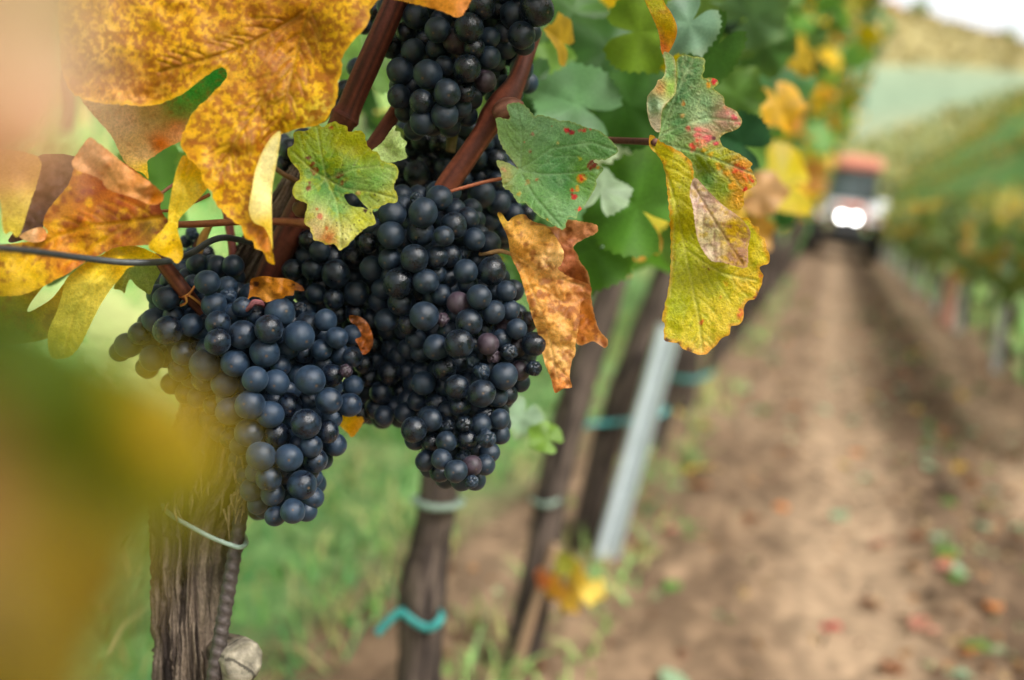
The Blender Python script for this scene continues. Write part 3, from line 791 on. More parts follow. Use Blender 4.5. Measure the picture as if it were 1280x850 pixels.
def panel(pts, d, anch, ctrl=((0, 0, 0),), crumple=(1.5, 40), teeth=(0, 9), spk=None, spots=(), veins=(), vcol=None, vw=1.6, vamt=.5, edge=None, hole=None, space=2.6, seed=0, sm=3, rel=.9, patches=None, kk=.84, sat=1.22):
    r = random.Random(seed + 100)
    O = catmull([p[:2] for p in pts], sm, True)
    # resample evenly and add serrations
    q = np.vstack([O, O[:1]]); S = np.concatenate([[0], np.cumsum(np.hypot(*np.diff(q, axis=0).T))])
    n = max(24, int(S[-1] / space)); s = np.linspace(0, S[-1], n, endpoint=False)
    ox, oy = np.interp(s, S, q[:, 0]), np.interp(s, S, q[:, 1])
    if teeth[0]:
        tx = np.roll(ox, -1) - np.roll(ox, 1); ty = np.roll(oy, -1) - np.roll(oy, 1); l = np.hypot(tx, ty) + 1e-9
        area = 0.5 * np.sum(ox * np.roll(oy, -1) - np.roll(ox, -1) * oy); sg = 1 if area > 0 else -1
        ph = s / teeth[1] + 0.7 * vnoise(s / 25, s * 0, s=seed)
        saw = np.abs((ph % 1) - .5) * 2 - .5
        a = teeth[0] * saw * (0.6 + 0.5 * vnoise(s / 18, s * 0 + 3, s=seed + 1))
        ox = ox + ty / l * a * sg; oy = oy - tx / l * a * sg
    out = np.stack([ox, oy], 1)
    x0, y0, x1, y1 = ox.min(), oy.min(), ox.max(), oy.max()
    gx, gy = np.meshgrid(np.arange(x0, x1, space), np.arange(y0, y1, space * .87))
    gx = gx + (np.arange(gx.shape[0]) % 2)[:, None] * space * .5
    gx = gx.ravel() + RNG.uniform(-.3, .3, gx.size); gy = gy.ravel() + RNG.uniform(-.3, .3, gy.size)
    k = inside(out, gx, gy) & (dist_poly(out, gx, gy, True) > space * .55)
    hp = None
    if hole is not None:
        hp = catmull(hole, 4, True)
        k &= ~inside(hp, gx, gy) & (dist_poly(hp, gx, gy, True) > space * .5)
    pts2 = [Vector(p) for p in out] + ([Vector(p) for p in hp] if hp is not None else []) + [Vector((a, b)) for a, b in zip(gx[k], gy[k])]
    ed = [(i, (i + 1) % n) for i in range(n)]
    if hp is not None: ed += [(n + i, n + (i + 1) % len(hp)) for i in range(len(hp))]
    vv, _, ff, _, _, _ = delaunay_2d_cdt(pts2, ed, [], 0, 1e-4)
    vx = np.array([v[0] for v in vv]); vy = np.array([v[1] for v in vv])
    ff = np.array([f for f in ff if len(f) == 3])
    cx, cy = vx[ff].mean(1), vy[ff].mean(1)
    ok = inside(out, cx, cy)
    if hp is not None: ok &= ~inside(hp, cx, cy)
    ff = ff[ok]
    used = np.unique(ff); mp = -np.ones(len(vx), int); mp[used] = np.arange(len(used))
    vx, vy, ff = vx[used], vy[used], mp[ff]
    # relief, in millimetres towards the camera
    h = idw(ctrl, vx, vy)[:, 0] + crumple[0] * fbm(vx / crumple[1], vy / crumple[1], s=seed, oct=3)
    vm = np.zeros(len(vx))
    allv = []
    for v in veins:
        allv.append((v, vw, 1.0))
        for b in side_veins(v, rng=r): allv.append((b, vw * .6, .6))
    for v, w_, a_ in allv:
        vm = np.maximum(vm, a_ * np.exp(-(dist_poly(v if len(v) > 3 else catmull(v, 4), vx, vy) / w_) ** 2))
    h = h - rel * vm
    d_ = d - h / 1000.0
    # pigment
    c = idw([(a[0], a[1], lin(a[2])) for a in anch], vx, vy, 2.6)
    if patches:
        for col_, sc, th, so, am in patches:
            t = am * smooth(th, th + so, fbm(vx / sc, vy / sc, s=seed + 40 + int(sc), oct=3))[:, None]
            c = c * (1 - t) + np.array(lin(col_)) * t
    if spk:
        col_, sc, th, so, am = spk
        t = am * smooth(th, th + so, fbm(vx / sc, vy / sc, s=seed + 7, oct=3))[:, None]
        c = c * (1 - t) + np.array(lin(col_)) * t
    if edge:
        dd = dist_poly(out, vx, vy, True) + edge[1] * .4 * vnoise(vx / 7, vy / 7, s=seed + 2)
        t = smooth(edge[1], 0, dd)[:, None] * (edge[2] if len(edge) > 2 else .8)
        c = c * (1 - t) + np.array(lin(edge[0])) * t
    for (sx, sy, sr, col_) in spots:
        dd = np.hypot(vx - sx, vy - sy) + sr * .6 * vnoise(vx / (sr * .6 + 1), vy / (sr * .6 + 1), s=seed + 3)
        t = smooth(sr * 1.15, sr * .5, dd)[:, None]
        c = c * (1 - t) + np.array(lin(col_)) * t
    if vcol is not None:
        t = (vm * vamt)[:, None]
        c = c * (1 - t) + np.array(lin(vcol)) * t
    lum = c.mean(1, keepdims=True)
    c = np.clip(lum + (c - lum) * sat, 0.001, 1) * kk
    c = c * (1 + .16 * fbm(vx / 3.2, vy / 3.2, s=seed + 77, oct=2))[:, None]
    return at_np(vx, vy, d_), ff.tolist(), np.clip(c, 0, .92), np.stack([vx, vy], 1) / 100.0

def traced_leaf(label, panels, mat=None, stalk=None, stalk_col=((120, 70, 50), (150, 96, 64)), extra=None):
    Vs, Fs, Cs, Us = [], [], [], []; o = 0
    for q in panels:
        Vs.append(q[0]); Fs += [tuple(i + o for i in f) for f in q[1]]; o += len(q[0]); Cs.append(q[2]); Us.append(q[3])
    V = np.concatenate(Vs)
    ob = mesh_obj('grape_leaf', V, Fs, mat or M_LEAF, None, V.mean(0), np.concatenate(Cs), np.concatenate(Us))
    tag(ob, label, 'leaf', 'vine leaves around the grapes')
    if stalk: cane_obj('leaf_stalk', stalk, stalk_col[0], stalk_col[1], ob, 60, 10, 8)
    return ob

BR = (150, 88, 26)
# 1 big speckled leaf
up = panel([(96, -40), (300, -46), (520, -40), (480, -6), (468, 5), (462, 14), (461, 28), (446, 46), (436, 58), (427, 74), (428, 86), (422, 102), (422, 120), (413, 141), (401, 155), (384, 159), (372, 161), (356, 166), (351, 172),
            (344, 206), (339, 238), (339, 282), (340, 310), (343, 326), (342, 331), (334, 326), (328, 314), (318, 310), (316, 300), (306, 298), (302, 284), (294, 278), (286, 272), (278, 264), (268, 252), (264, 240), (254, 228), (250, 212),
            (236, 198), (229, 188), (226, 174), (233, 158), (240, 142), (260, 122), (280, 102), (284, 90), (276, 84), (262, 92), (245, 104), (232, 115), (210, 126), (185, 133), (160, 131), (120, 128), (86, 110), (76, 50)],
           .452, [(120, 60, (228, 178, 96)), (180, 60, (226, 172, 60)), (240, 40, (222, 168, 22)), (300, 90, (214, 164, 20)), (360, 40, (196, 134, 30)), (400, 90, (224, 172, 50)), (440, 30, (226, 176, 70)), (300, 200, (220, 172, 16)),
                  (290, 260, (222, 176, 20)), (330, 306, (206, 130, 44)), (340, 328, (200, 130, 70)), (410, 145, (228, 196, 100)), (170, 120, (218, 160, 96))],
           [(100, 40, 10), (200, 60, 3), (300, 60, 0), (370, 60, -5), (440, 40, 6), (300, 180, 6), (340, 320, 2), (250, 220, 10), (400, 140, 3), (350, 180, -6), (180, 130, -2), (270, 90, 1)], (3.6, 50), (2.4, 15),
           (BR, 4.6, -.12, .30, .82), veins=[[(392, -10), (372, 60), (356, 130), (344, 190), (336, 270), (338, 320)], [(372, 20), (300, 60), (200, 90)], [(366, 80), (310, 150), (270, 220)]], vcol=(136, 100, 44), vw=2.4, vamt=.5, edge=((236, 186, 80), 7, .6), patches=[((120, 66, 44), 30, .1, .4, .5), ((176, 112, 24), 12, -.05, .5, .55)], seed=1, space=2.2, rel=1.3)
strip = panel([(351, 166), (346, 202), (340, 238), (340, 282), (341, 312), (338, 300), (330, 284), (317, 278), (311, 262), (315, 236), (320, 210), (332, 182), (343, 168)], .448,
              [(340, 190, (238, 226, 170)), (325, 250, (240, 224, 160)), (335, 290, (232, 196, 90))], [(340, 230, 0), (315, 250, 5)], (.8, 30), seed=2, edge=((240, 214, 120), 4, .6))
tipr = panel([(500, -30), (600, -30), (588, 2), (580, 16), (572, 22), (552, 14), (530, 8), (505, 2), (480, -6)], .455, [(500, 0, (214, 160, 60)), (560, 8, (224, 150, 80)), (580, 10, (226, 150, 96))], [(520, 0, 0), (580, 10, 5)], (1.5, 30), spk=(BR, 6, 0, .4, .6), seed=3, teeth=(1.5, 9))
traced_leaf('largest leaf, yellow speckled with brown, hanging top left with a pale folded edge', [up, strip, tipr], M_DRY)

# 2 green-pink leaf under it
traced_leaf('pinkish and green mottled leaf showing under the largest speckled leaf', [
    panel([(286, 80), (282, 102), (258, 126), (238, 147), (234, 162), (228, 175), (214, 182), (203, 188), (192, 196), (184, 202), (186, 224), (178, 216), (162, 210), (150, 192), (138, 168), (112, 138), (104, 116), (170, 100), (232, 92)], .475,
          [(268, 96, (60, 150, 76)), (240, 116, (76, 160, 80)), (225, 125, (96, 160, 84)), (222, 135, (120, 140, 84)), (190, 140, (190, 158, 122)), (160, 150, (206, 166, 138)), (220, 160, (190, 128, 88)), (180, 190, (208, 170, 130)), (200, 180, (186, 104, 56)), (182, 214, (210, 178, 80))],
          [(260, 100, -3), (180, 150, 3), (180, 215, -2)], (2, 40), (1.0, 10), spk=((150, 96, 60), 5, .1, .4, .4), kk=1.2, seed=4)])
# 3 orange brown leaf
body = panel([(100, 200), (140, 196), (186, 226), (204, 246), (200, 256), (204, 268), (211, 278), (200, 290), (188, 305), (170, 307), (146, 309), (128, 317), (104, 329), (86, 341), (72, 348), (60, 355), (40, 364), (20, 369), (-16, 366), (-26, 330), (-20, 309), (20, 304), (44, 300), (60, 291), (54, 281), (58, 266), (70, 250), (82, 236), (88, 226)],
             .462, [(120, 230, (150, 82, 22)), (160, 256, (168, 92, 20)), (190, 262, (140, 78, 18)), (110, 276, (186, 108, 22)), (190, 282, (128, 98, 22)), (150, 292, (170, 100, 22)), (80, 300, (204, 134, 24)), (120, 300, (206, 150, 24)), (40, 345, (226, 184, 40)), (10, 340, (222, 180, 36)), (90, 330, (190, 116, 24)), (70, 270, (186, 126, 70))],
             [(120, 220, -4), (180, 250, -2), (100, 280, 2), (60, 340, 6), (200, 280, -3), (0, 330, 9)], (2.5, 45), (1.2, 12), spk=((122, 52, 14), 10, .05, .4, .7), veins=[[(206, 272), (160, 278), (110, 284), (70, 296), (10, 330)], [(170, 276), (130, 300), (80, 330)]], vcol=(222, 176, 40), vw=2.4, vamt=.35, patches=[((226, 178, 36), 14, .1, .35, .55)], seed=5)
curl = panel([(112, 172), (122, 178), (136, 188), (152, 202), (170, 216), (188, 228), (200, 238), (205, 246), (200, 254), (188, 256), (176, 251), (160, 245), (140, 239), (130, 232), (128, 226), (114, 219), (96, 213), (90, 204), (98, 190)], .450,
             [(120, 196, (214, 164, 124)), (150, 220, (212, 156, 108)), (180, 242, (222, 166, 118)), (195, 248, (186, 116, 50)), (170, 220, (196, 134, 78))], [(130, 200, 6), (160, 228, 4), (190, 245, -4), (120, 215, -3), (180, 230, 6)], (2.6, 22), (1.2, 9), spk=((186, 118, 72), 8, .1, .5, .5), edge=((196, 136, 90), 4, .7), seed=6)
smallc = panel([(24, 296), (36, 288), (50, 284), (58, 288), (56, 300), (40, 303)], .455, [(40, 294, (232, 188, 150)), (54, 296, (206, 140, 90))], [(40, 294, 3), (56, 296, -2)], (1.5, 15), seed=7)
traced_leaf('withered orange brown leaf with its tan upper edge curled over, left of the speckled leaf', [body, curl, smallc], M_DRY)
# 4 yellow leaf draped under the wire
traced_leaf('lemon yellow leaf drooping over the dark wire, its tip pointing down left', [
    panel([(128, 318), (140, 310), (156, 306), (172, 308), (186, 313), (202, 323), (190, 330), (162, 334), (150, 348), (138, 362), (124, 384), (112, 408), (100, 432), (86, 446), (64, 446), (60, 416), (70, 392), (78, 366), (82, 350), (94, 338), (108, 328)], .475,
          [(156, 312, (222, 192, 40)), (190, 322, (226, 184, 30)), (120, 336, (226, 190, 50)), (110, 360, (226, 204, 92)), (96, 390, (214, 196, 84)), (130, 360, (216, 190, 80)), (80, 430, (184, 170, 50)), (150, 338, (220, 170, 40))],
          [(156, 308, -2), (150, 326, 9), (110, 350, 8), (90, 410, 0), (130, 370, 3), (196, 324, -3)], (2, 40), (.8, 12), veins=[[(196, 322), (150, 326), (116, 352), (92, 396), (80, 440)]], vcol=(204, 170, 60), vw=2, vamt=.4, kk=1.12, sat=1.05, seed=8)])
traced_leaf('yellow leaf blotched with brown low on the left, behind the drooping lemon leaf', [
    panel([(-20, 362), (20, 368), (40, 362), (58, 352), (40, 376), (34, 390), (48, 384), (66, 372), (84, 352), (90, 380), (76, 410), (56, 424), (20, 430), (-20, 430)], .49,
          [(0, 390, (150, 140, 30)), (70, 372, (214, 170, 40)), (60, 400, (190, 150, 40)), (30, 410, (120, 120, 30))], [(0, 400, 4), (70, 380, -3)], (2, 30), spk=((150, 90, 30), 12, .1, .4, .6), seed=9),
    ], M_DRY)
# 5 yellow fold
fold = panel([(229, 194), (222, 208), (218, 222), (214, 242), (211, 260), (210, 276), (213, 286), (222, 286), (223, 276), (228, 269), (238, 259), (248, 249), (258, 237), (262, 226), (252, 212), (240, 200)], .458,
             [(235, 205, (218, 170, 30)), (222, 240, (230, 200, 100)), (245, 235, (232, 206, 112)), (215, 270, (232, 200, 96)), (256, 230, (222, 180, 50))], [(225, 240, 4), (250, 230, -5), (214, 270, 0)], (1, 25), seed=10, veins=[[(236, 200), (226, 240), (216, 280)]], vcol=(222, 180, 70), vamt=.4, kk=1.05)
lowl = panel([(210, 278), (204, 286), (196, 294), (186, 306), (189, 313), (204, 320), (214, 323), (219, 329), (224, 328), (228, 322), (229, 314), (227, 304), (223, 292), (220, 280)], .454,
             [(205, 300, (228, 188, 40)), (222, 316, (226, 182, 30)), (215, 284, (230, 196, 80))], [(200, 304, 3), (225, 318, -2)], (1.2, 18), spots=[(206, 297, 1.5, (130, 80, 30)), (211, 306, 1.2, (140, 80, 30)), (200, 308, 1, (140, 80, 30)), (217, 300, 1, (140, 80, 30))], seed=11)
traced_leaf('narrow folded yellow leaf hanging just left of the speckled lobe, ending above the wire', [fold, lowl])
# 6
traced_leaf('small toothed olive green leaf under the wire, left of the bunch stem', [
    panel([(148, 326), (204, 326), (201, 340), (193, 354), (188, 368), (180, 364), (170, 357), (163, 349), (158, 358), (156, 367), (150, 362), (142, 361), (146, 348)], .52, [(170, 340, (136, 152, 84)), (190, 350, (150, 160, 84)), (150, 352, (156, 150, 70))], [(170, 340, 0), (188, 366, 3)], (1, 25), (1.2, 7), veins=[[(176, 326), (182, 345), (188, 366)], [(172, 328), (158, 345), (154, 362)]], vcol=(170, 176, 110), vw=1.2, seed=12)])
# 7
traced_leaf('pale straw yellow leaf tip at the far left edge above the wire', [
    panel([(-20, 190), (48, 196), (47, 228), (40, 248), (33, 270), (27, 289), (21, 297), (13, 289), (7, 293), (3, 282), (0, 250), (-20, 240)], .445, [(20, 220, (206, 160, 110)), (22, 260, (214, 190, 104)), (16, 286, (222, 200, 100))], [(20, 250, 3), (40, 230, -3)], (1.2, 25), (.8, 9), spk=((186, 150, 70), 4, .2, .3, .5), seed=13)])
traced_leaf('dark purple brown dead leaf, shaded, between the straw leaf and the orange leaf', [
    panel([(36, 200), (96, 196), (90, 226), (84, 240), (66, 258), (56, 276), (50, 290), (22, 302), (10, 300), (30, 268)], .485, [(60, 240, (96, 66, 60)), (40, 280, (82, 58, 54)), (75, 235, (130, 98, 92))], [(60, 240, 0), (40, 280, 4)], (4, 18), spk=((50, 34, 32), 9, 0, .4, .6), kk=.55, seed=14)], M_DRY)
# 8 green-yellow leaf in front of the canes
J = (408, 224)
blade = panel([(391, 154), (397, 155), (403.5, 159), (411, 154), (420, 152), (426, 156), (433, 157), (436, 165), (446, 163), (455, 166), (458.5, 180), (465, 188), (473, 191), (477.6, 201), (494.5, 206), (498, 218), (492, 233), (497, 244), (495.6, 253), (484, 254), (471, 261),
               (465, 263), (470, 279), (458.5, 284), (446, 294.5), (435, 306), (425, 313), (418, 305), (408, 306), (399, 301), (393, 301), (387.6, 286), (380, 277.6), (381, 269), (384, 255), (372, 250), (365.4, 241.6), (368.6, 229), (374, 224.7), (374, 214), (363, 201), (359, 186.6), (367.5, 180), (367.5, 165), (385.5, 163)],
              .487, [(400, 170, (150, 166, 54)), (425, 180, (164, 164, 34)), (445, 185, (170, 168, 40)), (418, 236, (84, 136, 74)), (398, 234, (96, 144, 80)), (420, 205, (104, 140, 56)), (432, 232, (100, 150, 84)), (372, 190, (170, 190, 80)), (408, 222, (62, 112, 64)), (400, 215, (90, 134, 62)), (440, 215, (126, 164, 84)), (470, 225, (132, 170, 92)), (485, 245, (176, 182, 100)), (385, 240, (150, 184, 98)), (372, 240, (196, 202, 112)), (420, 262, (132, 176, 104)),
                     (400, 275, (226, 210, 150)), (430, 295, (222, 216, 140)), (392, 290, (226, 196, 150)), (410, 298, (222, 150, 96)), (450, 275, (196, 196, 90)), (410, 200, (120, 152, 50)), (440, 170, (176, 180, 60))],
              [(410, 222, -8), (370, 190, 0), (430, 160, -3), (480, 230, 3), (430, 300, 6), (380, 250, 4), (445, 190, -6)], (1.4, 30), (1.5, 9), spk=((200, 196, 60), 9, .12, .3, .35),
              spots=[(386, 197, 4, (110, 44, 28)), (390, 206, 4.5, (120, 56, 28)), (394, 213, 5, (130, 62, 30)), (386, 235, 4, (120, 62, 36)), (388, 230, 3, (120, 62, 36)), (424, 219, 4.5, (104, 50, 30)), (428, 228, 3, (120, 70, 34)), (414, 159, 3, (176, 92, 50)), (400, 270, 4, (224, 150, 120)), (409, 285, 3, (206, 120, 80)), (412, 297, 5, (196, 126, 84)), (396, 262, 2, (206, 130, 90)),
                     (447, 241, 3, (180, 150, 90)), (456, 262, 3, (70, 44, 30))] + [(random.uniform(420, 480), random.uniform(205, 290), .9, (70, 70, 30)) for _ in range(34)] + [(random.uniform(425, 455), random.uniform(280, 300), .9, (96, 84, 40)) for _ in range(22)],
              veins=[[J, (402, 195), (396, 158)], [J, (440, 212), (476, 208), (494, 214)], [J, (420, 250), (426, 285), (426, 310)], [J, (390, 212), (366, 190)], [J, (392, 236), (372, 244)], [J, (432, 236), (466, 240), (494, 248)]], vcol=(196, 208, 140), vw=1.3, vamt=.45, kk=.74,
              hole=[(430, 244), (436, 242), (442, 242), (448, 248), (454, 255), (461, 262), (452, 259), (444, 258.5), (437, 256), (433, 251)], edge=((206, 196, 90), 4, .6), seed=15, space=1.9)
lobe = panel([(465, 188), (477.6, 178), (488, 163), (494.5, 156), (494, 164), (500, 164), (501, 171), (509, 178), (506, 184), (507, 190), (509, 197), (499, 201), (486, 203.5), (476, 200), (470, 191)], .492, [(480, 190, (188, 206, 140)), (500, 180, (178, 200, 130)), (492, 165, (196, 212, 150))], [(480, 190, 0), (500, 180, 4)], (1, 15), (1, 7), veins=[[(468, 192), (486, 186), (506, 178)]], vcol=(206, 216, 160), vw=1.1, seed=16)
traced_leaf('green and yellow leaf with a torn hole and brown scabs, before the red canes', [blade, lobe], None, [(408, 224, .497, 2.4), (403, 232, .512, 2.6), (398, 246, .532, 2.8), (392, 262, .552, 3)], ((150, 120, 60), (170, 140, 80)))
# 9 green leaf with red spots
J = (650, 213)
blade = panel([(640.7, 128.5), (649, 128.5), (655, 131), (661, 136), (668, 145), (674, 143), (682, 145.4), (690, 147), (699, 150.7), (710, 151), (720, 154), (735, 160), (746, 162), (754, 166.6), (764.5, 176), (773, 189), (762, 197), (756, 200), (741, 200.4), (751, 208), (754, 213), (745.5, 224), (745.5, 232), (737, 247), (728.5, 260), (722, 266), (721, 273.5),
               (714, 271), (709.5, 273), (705, 287), (694.7, 283), (682, 274.5), (673.5, 270), (658.7, 255.5), (655.5, 253), (648, 254), (642, 245), (637.5, 238.5), (629, 234), (626, 215), (620.6, 204.7), (622.7, 200), (637.5, 204.7), (648, 211), (643, 204), (629, 185.6), (622.7, 171), (621.6, 160), (619.5, 149.6), (622.7, 146.5), (637.5, 148.6), (633, 132.7)],
              .506, [(650, 150, (130, 166, 120)), (680, 165, (122, 160, 112)), (720, 175, (104, 146, 92)), (755, 185, (92, 134, 74)), (690, 205, (88, 138, 80)), (700, 225, (72, 124, 66)), (730, 220, (104, 142, 60)), (650, 225, (128, 166, 100)), (670, 250, (116, 160, 96)), (700, 270, (126, 166, 112)), (634, 165, (136, 166, 106)), (632, 220, (178, 172, 112))],
              [(650, 212, -3), (640, 135, 4), (770, 188, 3), (705, 280, 5), (700, 215, -3), (630, 225, 2)], (1.2, 28), (1.6, 7.5), spk=((150, 180, 130), 14, 0, .5, .4),
              spots=[(708, 163, 3.4, (196, 48, 56)), (715, 166, 3.2, (150, 36, 44)), (712, 164, 1.8, (96, 24, 34)), (725, 162, 2.6, (190, 80, 70)), (731, 163, 3, (186, 70, 60)), (738, 160, 2, (190, 90, 80)), (741, 205, 5.5, (110, 40, 26)), (737, 209, 3.5, (130, 46, 24)), (747, 210, 3, (196, 130, 50)),
                     (727, 222, 5.5, (206, 150, 40)), (726, 222, 3.4, (206, 70, 36)), (730, 219, 2, (150, 46, 26)), (716, 238, 4, (196, 60, 36)), (719, 246, 4, (190, 56, 40)), (714, 243, 2, (140, 40, 26)), (722, 236, 3, (190, 150, 40)), (724, 262, 3.8, (214, 84, 62)),
                     (665, 168, 2.6, (176, 126, 106)), (662, 190, 2.4, (150, 92, 66)), (697, 179, 2.4, (190, 180, 120)), (671, 225, 2, (190, 110, 70)), (660, 228, 4, (190, 160, 100)), (690, 158, 1.6, (150, 86, 60)), (629, 212, 4, (196, 150, 110)), (648, 242, 3, (186, 168, 90)), (656, 178, 1.5, (190, 130, 110)), (725, 198, 3, (170, 170, 70)), (684, 274, 2, (200, 170, 90))],
              veins=[[J, (652, 170), (645, 132)], [J, (690, 185), (740, 178), (770, 188)], [J, (690, 218), (752, 212)], [J, (668, 245), (702, 284)], [J, (640, 226), (630, 232)]], vcol=(158, 188, 140), vw=1.3, vamt=.5, edge=((170, 178, 110), 2.6, .5), kk=.76, seed=17, space=1.9)
traced_leaf('grey green toothed leaf with small red spots, right of the centre bunch', [blade], M_LEAF)
# 10 dry brown leaf
front = panel([(621.5, 268), (627, 266.5), (634.5, 277), (640, 272), (648, 268.5), (656, 268), (663, 275), (678, 281), (688, 286.7), (697, 300), (705, 315.5), (702, 330), (697, 336), (714, 347), (737, 356), (738, 370), (726, 379), (724, 405), (719.5, 428), (719.5, 442), (715, 451), (712, 471), (715, 484), (705, 485.5), (693.6, 491), (689, 474), (682, 457), (678, 442), (672, 416), (665, 396), (657.6, 370), (650, 344), (639, 321), (636, 304), (633, 292.5)],
              .515, [(645, 285, (222, 160, 60)), (680, 300, (218, 154, 62)), (690, 325, (226, 178, 110)), (650, 320, (206, 136, 40)), (665, 360, (216, 146, 44)), (700, 370, (206, 140, 60)), (690, 410, (214, 152, 66)), (700, 450, (226, 170, 88)), (695, 480, (214, 128, 50)), (625, 270, (214, 170, 50)), (725, 362, (170, 100, 40))],
              [(630, 270, 0), (660, 300, 7), (700, 320, 4), (660, 340, -3), (690, 400, 5), (665, 400, -2), (700, 470, 2), (730, 360, -4), (680, 335, 4), (690, 348, -5)], (4.6, 20), (.9, 9), spk=((136, 70, 16), 9, 0, .3, .8), veins=[[(640, 318), (660, 350), (684, 410), (698, 480)], [(640, 316), (680, 340), (730, 358)]], vcol=(226, 186, 110), vw=1.6, vamt=.3, kk=1.1, sat=.95, seed=18, space=2)
back = panel([(674, 279), (690, 284), (709, 275), (725, 276.6), (745.5, 281), (746, 291), (731, 298), (716.6, 308), (722, 318), (725, 327), (734, 338.6), (738, 356), (740, 379), (748, 410.6), (760, 425), (757, 435), (748, 430), (740, 426.5), (722, 431), (712, 400), (700, 350), (690, 320), (680, 296)], .527,
             [(700, 290, (176, 110, 60)), (730, 285, (196, 124, 78)), (715, 315, (200, 116, 76)), (730, 350, (140, 76, 30)), (733, 400, (196, 112, 30)), (755, 430, (150, 80, 30)), (745, 420, (206, 130, 50))], [(700, 290, 0), (740, 285, 4), (735, 345, 7), (715, 350, -4), (755, 430, 7), (728, 400, 0)], (3, 18), (.8, 8), spk=((120, 56, 16), 8, .1, .4, .7), edge=((222, 160, 96), 3, .6), sat=1.0, seed=19, space=2)
traced_leaf('crumpled dry golden brown leaf hanging against the right side of the centre bunch', [front, back], M_DRY, [(600, 318, .53, 2.6), (612, 316, .525, 2.8), (626, 314, .522, 3), (640, 318, .518, 2.4)], ((150, 110, 70), (176, 136, 90)))
# 11 big right leaf
yel = panel([(813, 168), (825, 176.5), (840, 184), (853.6, 192), (862, 200), (866, 206.5), (868, 224), (880, 236), (903, 258), (924, 272), (935, 272), (942, 282), (949, 284), (949, 293), (956, 298), (958, 309), (962.5, 321), (959.6, 330), (949, 334), (954, 344), (951, 358.5), (944, 373), (935, 376), (929.6, 385), (929.6, 397), (924, 406), (913.7, 408), (912, 418.6), (903, 422),
             (891, 436), (878, 444), (864, 440), (853.6, 436), (846.5, 429), (832.4, 427), (829.6, 418.6), (830.6, 404), (827, 399), (832.4, 376), (837.7, 341), (838, 291), (834, 238), (829, 206.5), (820, 192), (811, 182)],
            .503, [(825, 190, (176, 164, 34)), (850, 210, (186, 172, 40)), (845, 260, (176, 170, 40)), (855, 320, (172, 174, 52)), (845, 380, (180, 182, 64)), (870, 410, (206, 190, 84)), (900, 400, (206, 180, 80)), (930, 350, (216, 182, 84)), (950, 320, (206, 186, 80)), (900, 350, (180, 176, 62)), (940, 290, (190, 178, 70)), (880, 260, (180, 166, 50)), (880, 438, (222, 180, 100))],
            [(815, 178, -4), (840, 260, 4), (832, 400, 2), (860, 300, -4), (870, 400, 2), (950, 320, 5), (910, 400, 4), (866, 215, 4), (920, 300, 0), (848, 200, 5)], (1.6, 30), (1.8, 12), spk=((146, 150, 44), 9, .05, .4, .5),
            spots=[(949, 366, 4, (110, 40, 26)), (945, 372, 3, (120, 46, 30)), (925, 393, 6, (214, 120, 80)), (877, 403, 3, (206, 100, 70)), (908, 354, 5, (206, 170, 70)), (880, 333, 1.8, (110, 70, 30)), (886, 336, 1.8, (120, 70, 30)), (825, 195, 1.8, (110, 80, 26)), (950, 345, 3, (206, 130, 80)), (876, 290, 1.5, (110, 80, 26)), (848, 432, 5, (96, 62, 40)), (834, 427, 4, (96, 62, 40)), (862, 438, 4, (110, 70, 44)), (900, 372, 3, (214, 160, 80))] + [(random.uniform(825, 870), random.uniform(195, 330), .9, (120, 104, 26)) for _ in range(50)],
            veins=[[(814, 178), (838, 230), (852, 290), (864, 350), (874, 400), (878, 440)], [(845, 250), (842, 300), (838, 370)], [(856, 310), (900, 340), (945, 350)]], vcol=(206, 200, 120), vw=1.5, vamt=.5, edge=((206, 128, 66), 6, .6), seed=20, space=2)
curlp = panel([(868, 222), (882, 235), (903, 256), (924, 271), (938, 289), (935, 309), (934, 334), (917, 332), (903, 328), (889, 326), (878, 312), (871, 295), (866, 259), (862, 241)], .488, [(875, 250, (214, 190, 176)), (890, 290, (204, 190, 150)), (885, 315, (216, 196, 170)), (915, 285, (176, 142, 36)), (925, 320, (150, 110, 36)), (905, 262, (200, 172, 140))],
              [(870, 240, -4), (900, 280, 5), (935, 300, -5), (885, 320, 2), (925, 330, 0)], (1.6, 18), (.8, 7), spk=((140, 96, 92), 6, .0, .35, .55), veins=[[(866, 230), (896, 280), (928, 330)]], vcol=(150, 110, 90), vw=1.4, vamt=.6, patches=[((196, 160, 30), 7, .15, .3, .5)], edge=((190, 150, 130), 3, .5), seed=21, space=1.9)
traced_leaf('big yellow green leaf on the right with scalloped edge and a pale curled flap', [yel, curlp], M_LEAF)
